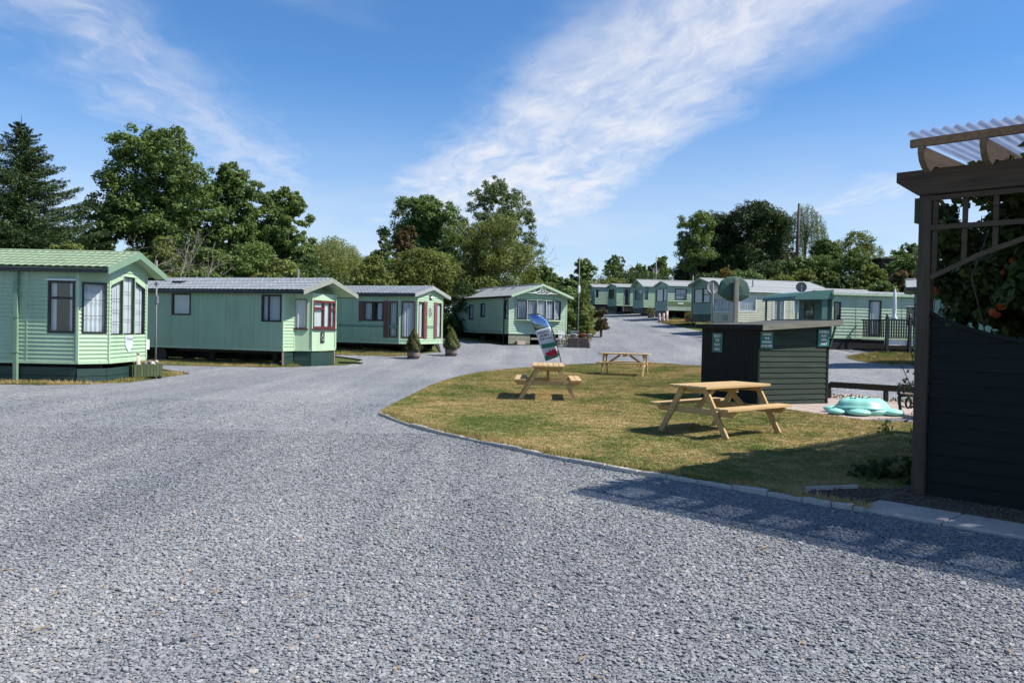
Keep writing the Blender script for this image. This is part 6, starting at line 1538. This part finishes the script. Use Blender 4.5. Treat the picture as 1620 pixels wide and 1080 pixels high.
for k, (cx, top, wp, D, bt, mt, lab) in enumerate((
        (1212, 413, 90, 76, 450, L_DRK, 'long clipped dark hedge below the bank clump'), (1270, 428, 60, 73, 460, L_OLV, 'light green bush behind the cream caravan roof'), (1235, 436, 70, 70, 462, L_YEL, 'bright yellow green bush just above the cream caravan roof'),
        (1352, 366, 92, 84, 430, L_YEL, 'feathery topped olive bush highest on the bank'), (1306, 378, 50, 80, 440, L_OAK, 'dark upright bush right of the telegraph pole'), (1352, 398, 66, 74, 450, L_OAK, 'rounded dark green bush in the middle of the bank'),
        (1320, 400, 40, 77, 452, L_OAK, 'smaller dark bush tucked left of the rounded one'), (1376, 420, 66, 66, 475, L_YEL, 'large rounded olive green bush above the deck caravan'), (1312, 430, 44, 70, 470, L_OLV, 'small green bush above the teal canopy'),
        (1432, 404, 64, 72, 450, L_MID, 'green bush with orange tints beside the pergola post'), (1428, 430, 60, 62, 480, L_BRN, 'reddish brown bush above the right end of the deck caravan'), (1290, 446, 60, 66, 475, L_DRK, 'dark low bush behind the flue of the deck caravan'),
        (1480, 410, 70, 66, 480, L_OAK, 'dark bush seen just behind the pergola post'))):
    tree(lab, cx, top, wp, D, bt, mt, 9500, .17, 'bush', 80+k, 5, name='bank_bush', cat='bush', trunk=False, group=GB, rel=(.14, .24), per=60, shell=(.7, 1.0), extra=((cx, top+wp*.30, wp*.36, 0.0), (cx-wp*.22, top+wp*.42, wp*.28, 0.0), (cx+wp*.22, top+wp*.42, wp*.28, 0.0)))
# dark roofed hut on the bank
a = at(1420, 405, 78); e = empty('bank_hut', (a.x, a.y, Z(a.x, a.y)), math.radians(4), 'dark low hut roof on the bank between shrubs', 'hut'); h = at(1420, 409, 78).z-Z(a.x, a.y)
MB().box(-1.6, 1.9, 0, 2.4, 0, h-.12).build('wall', surf('dark red timber', (.035, .018, .016), .8, .2), e); MB().box(-1.8, 2.1, -.2, 2.6, h-.11, h+.02).build('roof', surf('dark roof', (.03, .022, .02), .8, .2), e)
# roadside shrubs beside the carved caravan
tree('leafy green hedge bush beside the carved caravan', 921, 472, 44, 47, 545, L_OLV, 11000, .10, 'bush', 95, 12, name='leafy_bush', cat='bush', trunk=False, asp=.5)
tree('taller yellow green shrub behind the hedge bush', 926, 456, 34, 49, 520, L_YEL, 7000, .10, 'tall', 96, 9, name='leafy_bush', cat='bush')
tree('spreading shrub with pale faded flowers at the roadside', 951, 486, 40, 52, 523, L_BRN, 5200, .10, 'bush', 97, 8, name='flowering_shrub', cat='bush')
GM = 'bushes closing the gaps behind the caravans and on the bank'
for k, (cx, top, wp, D, bt, mt, nl, lab) in enumerate((
        (330, 392, 130, 46, 470, L_MID, 14000, 'leafy green bush behind the middle of the second caravan roof'), (160, 330, 90, 53, 440, L_OAK, 12000, 'dark bush filling between the spruce and the tallest tree'),
        (440, 410, 110, 45, 470, L_OLV, 12000, 'yellowish leafy bush behind the red framed bay'), (545, 408, 130, 60, 480, L_MID, 14000, 'green bush directly behind the pale willow'), (625, 412, 120, 58, 490, L_MID, 14000, 'mid green bush under the copper tree'),
        (300, 330, 190, 58, 450, L_OAK, 20000, 'dark tree backing the gap between the tallest tree and its neighbour'), (410, 352, 170, 60, 450, L_OAK, 18000, 'dark tree backing the right half of the left clump'), (500, 388, 130, 62, 470, L_MID, 13000, 'green tree backing the left side of the pale willow'),
        (725, 372, 150, 70, 470, L_OAK, 17000, 'dark tree between the domed oak and the tall ash'), (690, 400, 150, 63, 480, L_OLV, 15000, 'olive tree under the domed oak'), (600, 396, 110, 66, 470, L_OAK, 12000, 'dark bush left of the copper tree'), (845, 420, 70, 62, 500, L_MID, 9000, 'green bush at the right foot of the big olive tree'),
        (130, 372, 110, 49, 450, L_OAK, 10000, 'dark bush at the right foot of the tall spruce'), (205, 392, 120, 58, 470, L_MID, 10000, 'green bush seen through the bare dead tree'), (300, 410, 130, 60, 480, L_OAK, 9000, 'dark bush seen behind the bare stems'),
        (905, 455, 120, 58, 520, L_OAK, 12000, 'dark bush between the carved caravan and the tall mast'), (872, 470, 70, 52, 545, L_DRK, 8000, 'dark low bush behind the carved caravan corner'),
        (1010, 436, 190, 106, 480, L_DRK, 11000, 'long dark hedge right behind the far caravans'), (1100, 405, 110, 92, 450, L_BNK, 11000, 'dark undergrowth below the bank clump'), (1190, 400, 150, 86, 450, L_BNK, 12000, 'dark undergrowth left of the telegraph pole'),
        (1290, 404, 100, 76, 452, L_MID, 9000, 'mid green bush at the telegraph pole foot'), (1400, 412, 100, 80, 452, L_OAK, 10000, 'dark bush in front of the bank hut'), (1440, 385, 70, 90, 430, L_OAK, 9000, 'dark bush behind the bank hut'), (1340, 436, 80, 64, 480, L_DRK, 8000, 'dark bush behind the deck caravan roof'),
        (1395, 444, 90, 60, 490, L_OAK, 9000, 'low dark green bush behind the deck caravan ridge'), (1180, 428, 110, 72, 470, L_OAK, 9000, 'green bush behind the mirror and the cream caravan'), (1520, 395, 120, 70, 480, L_OAK, 9000, 'large dark bush hidden mostly by the fence panel'),
        (1250, 412, 70, 79, 450, L_OAK, 7000, 'small dark bush just left of the telegraph pole'), (960, 452, 60, 96, 485, L_DRK, 6000, 'dark bush behind the porch caravan at the road top'))):
    tree(lab, cx, top, wp, D, bt, mt, nl, .17 if D < 62 else .22, 'bush', 120+k, 12, name='leafy_bush', cat='bush', trunk=False, group=GM)
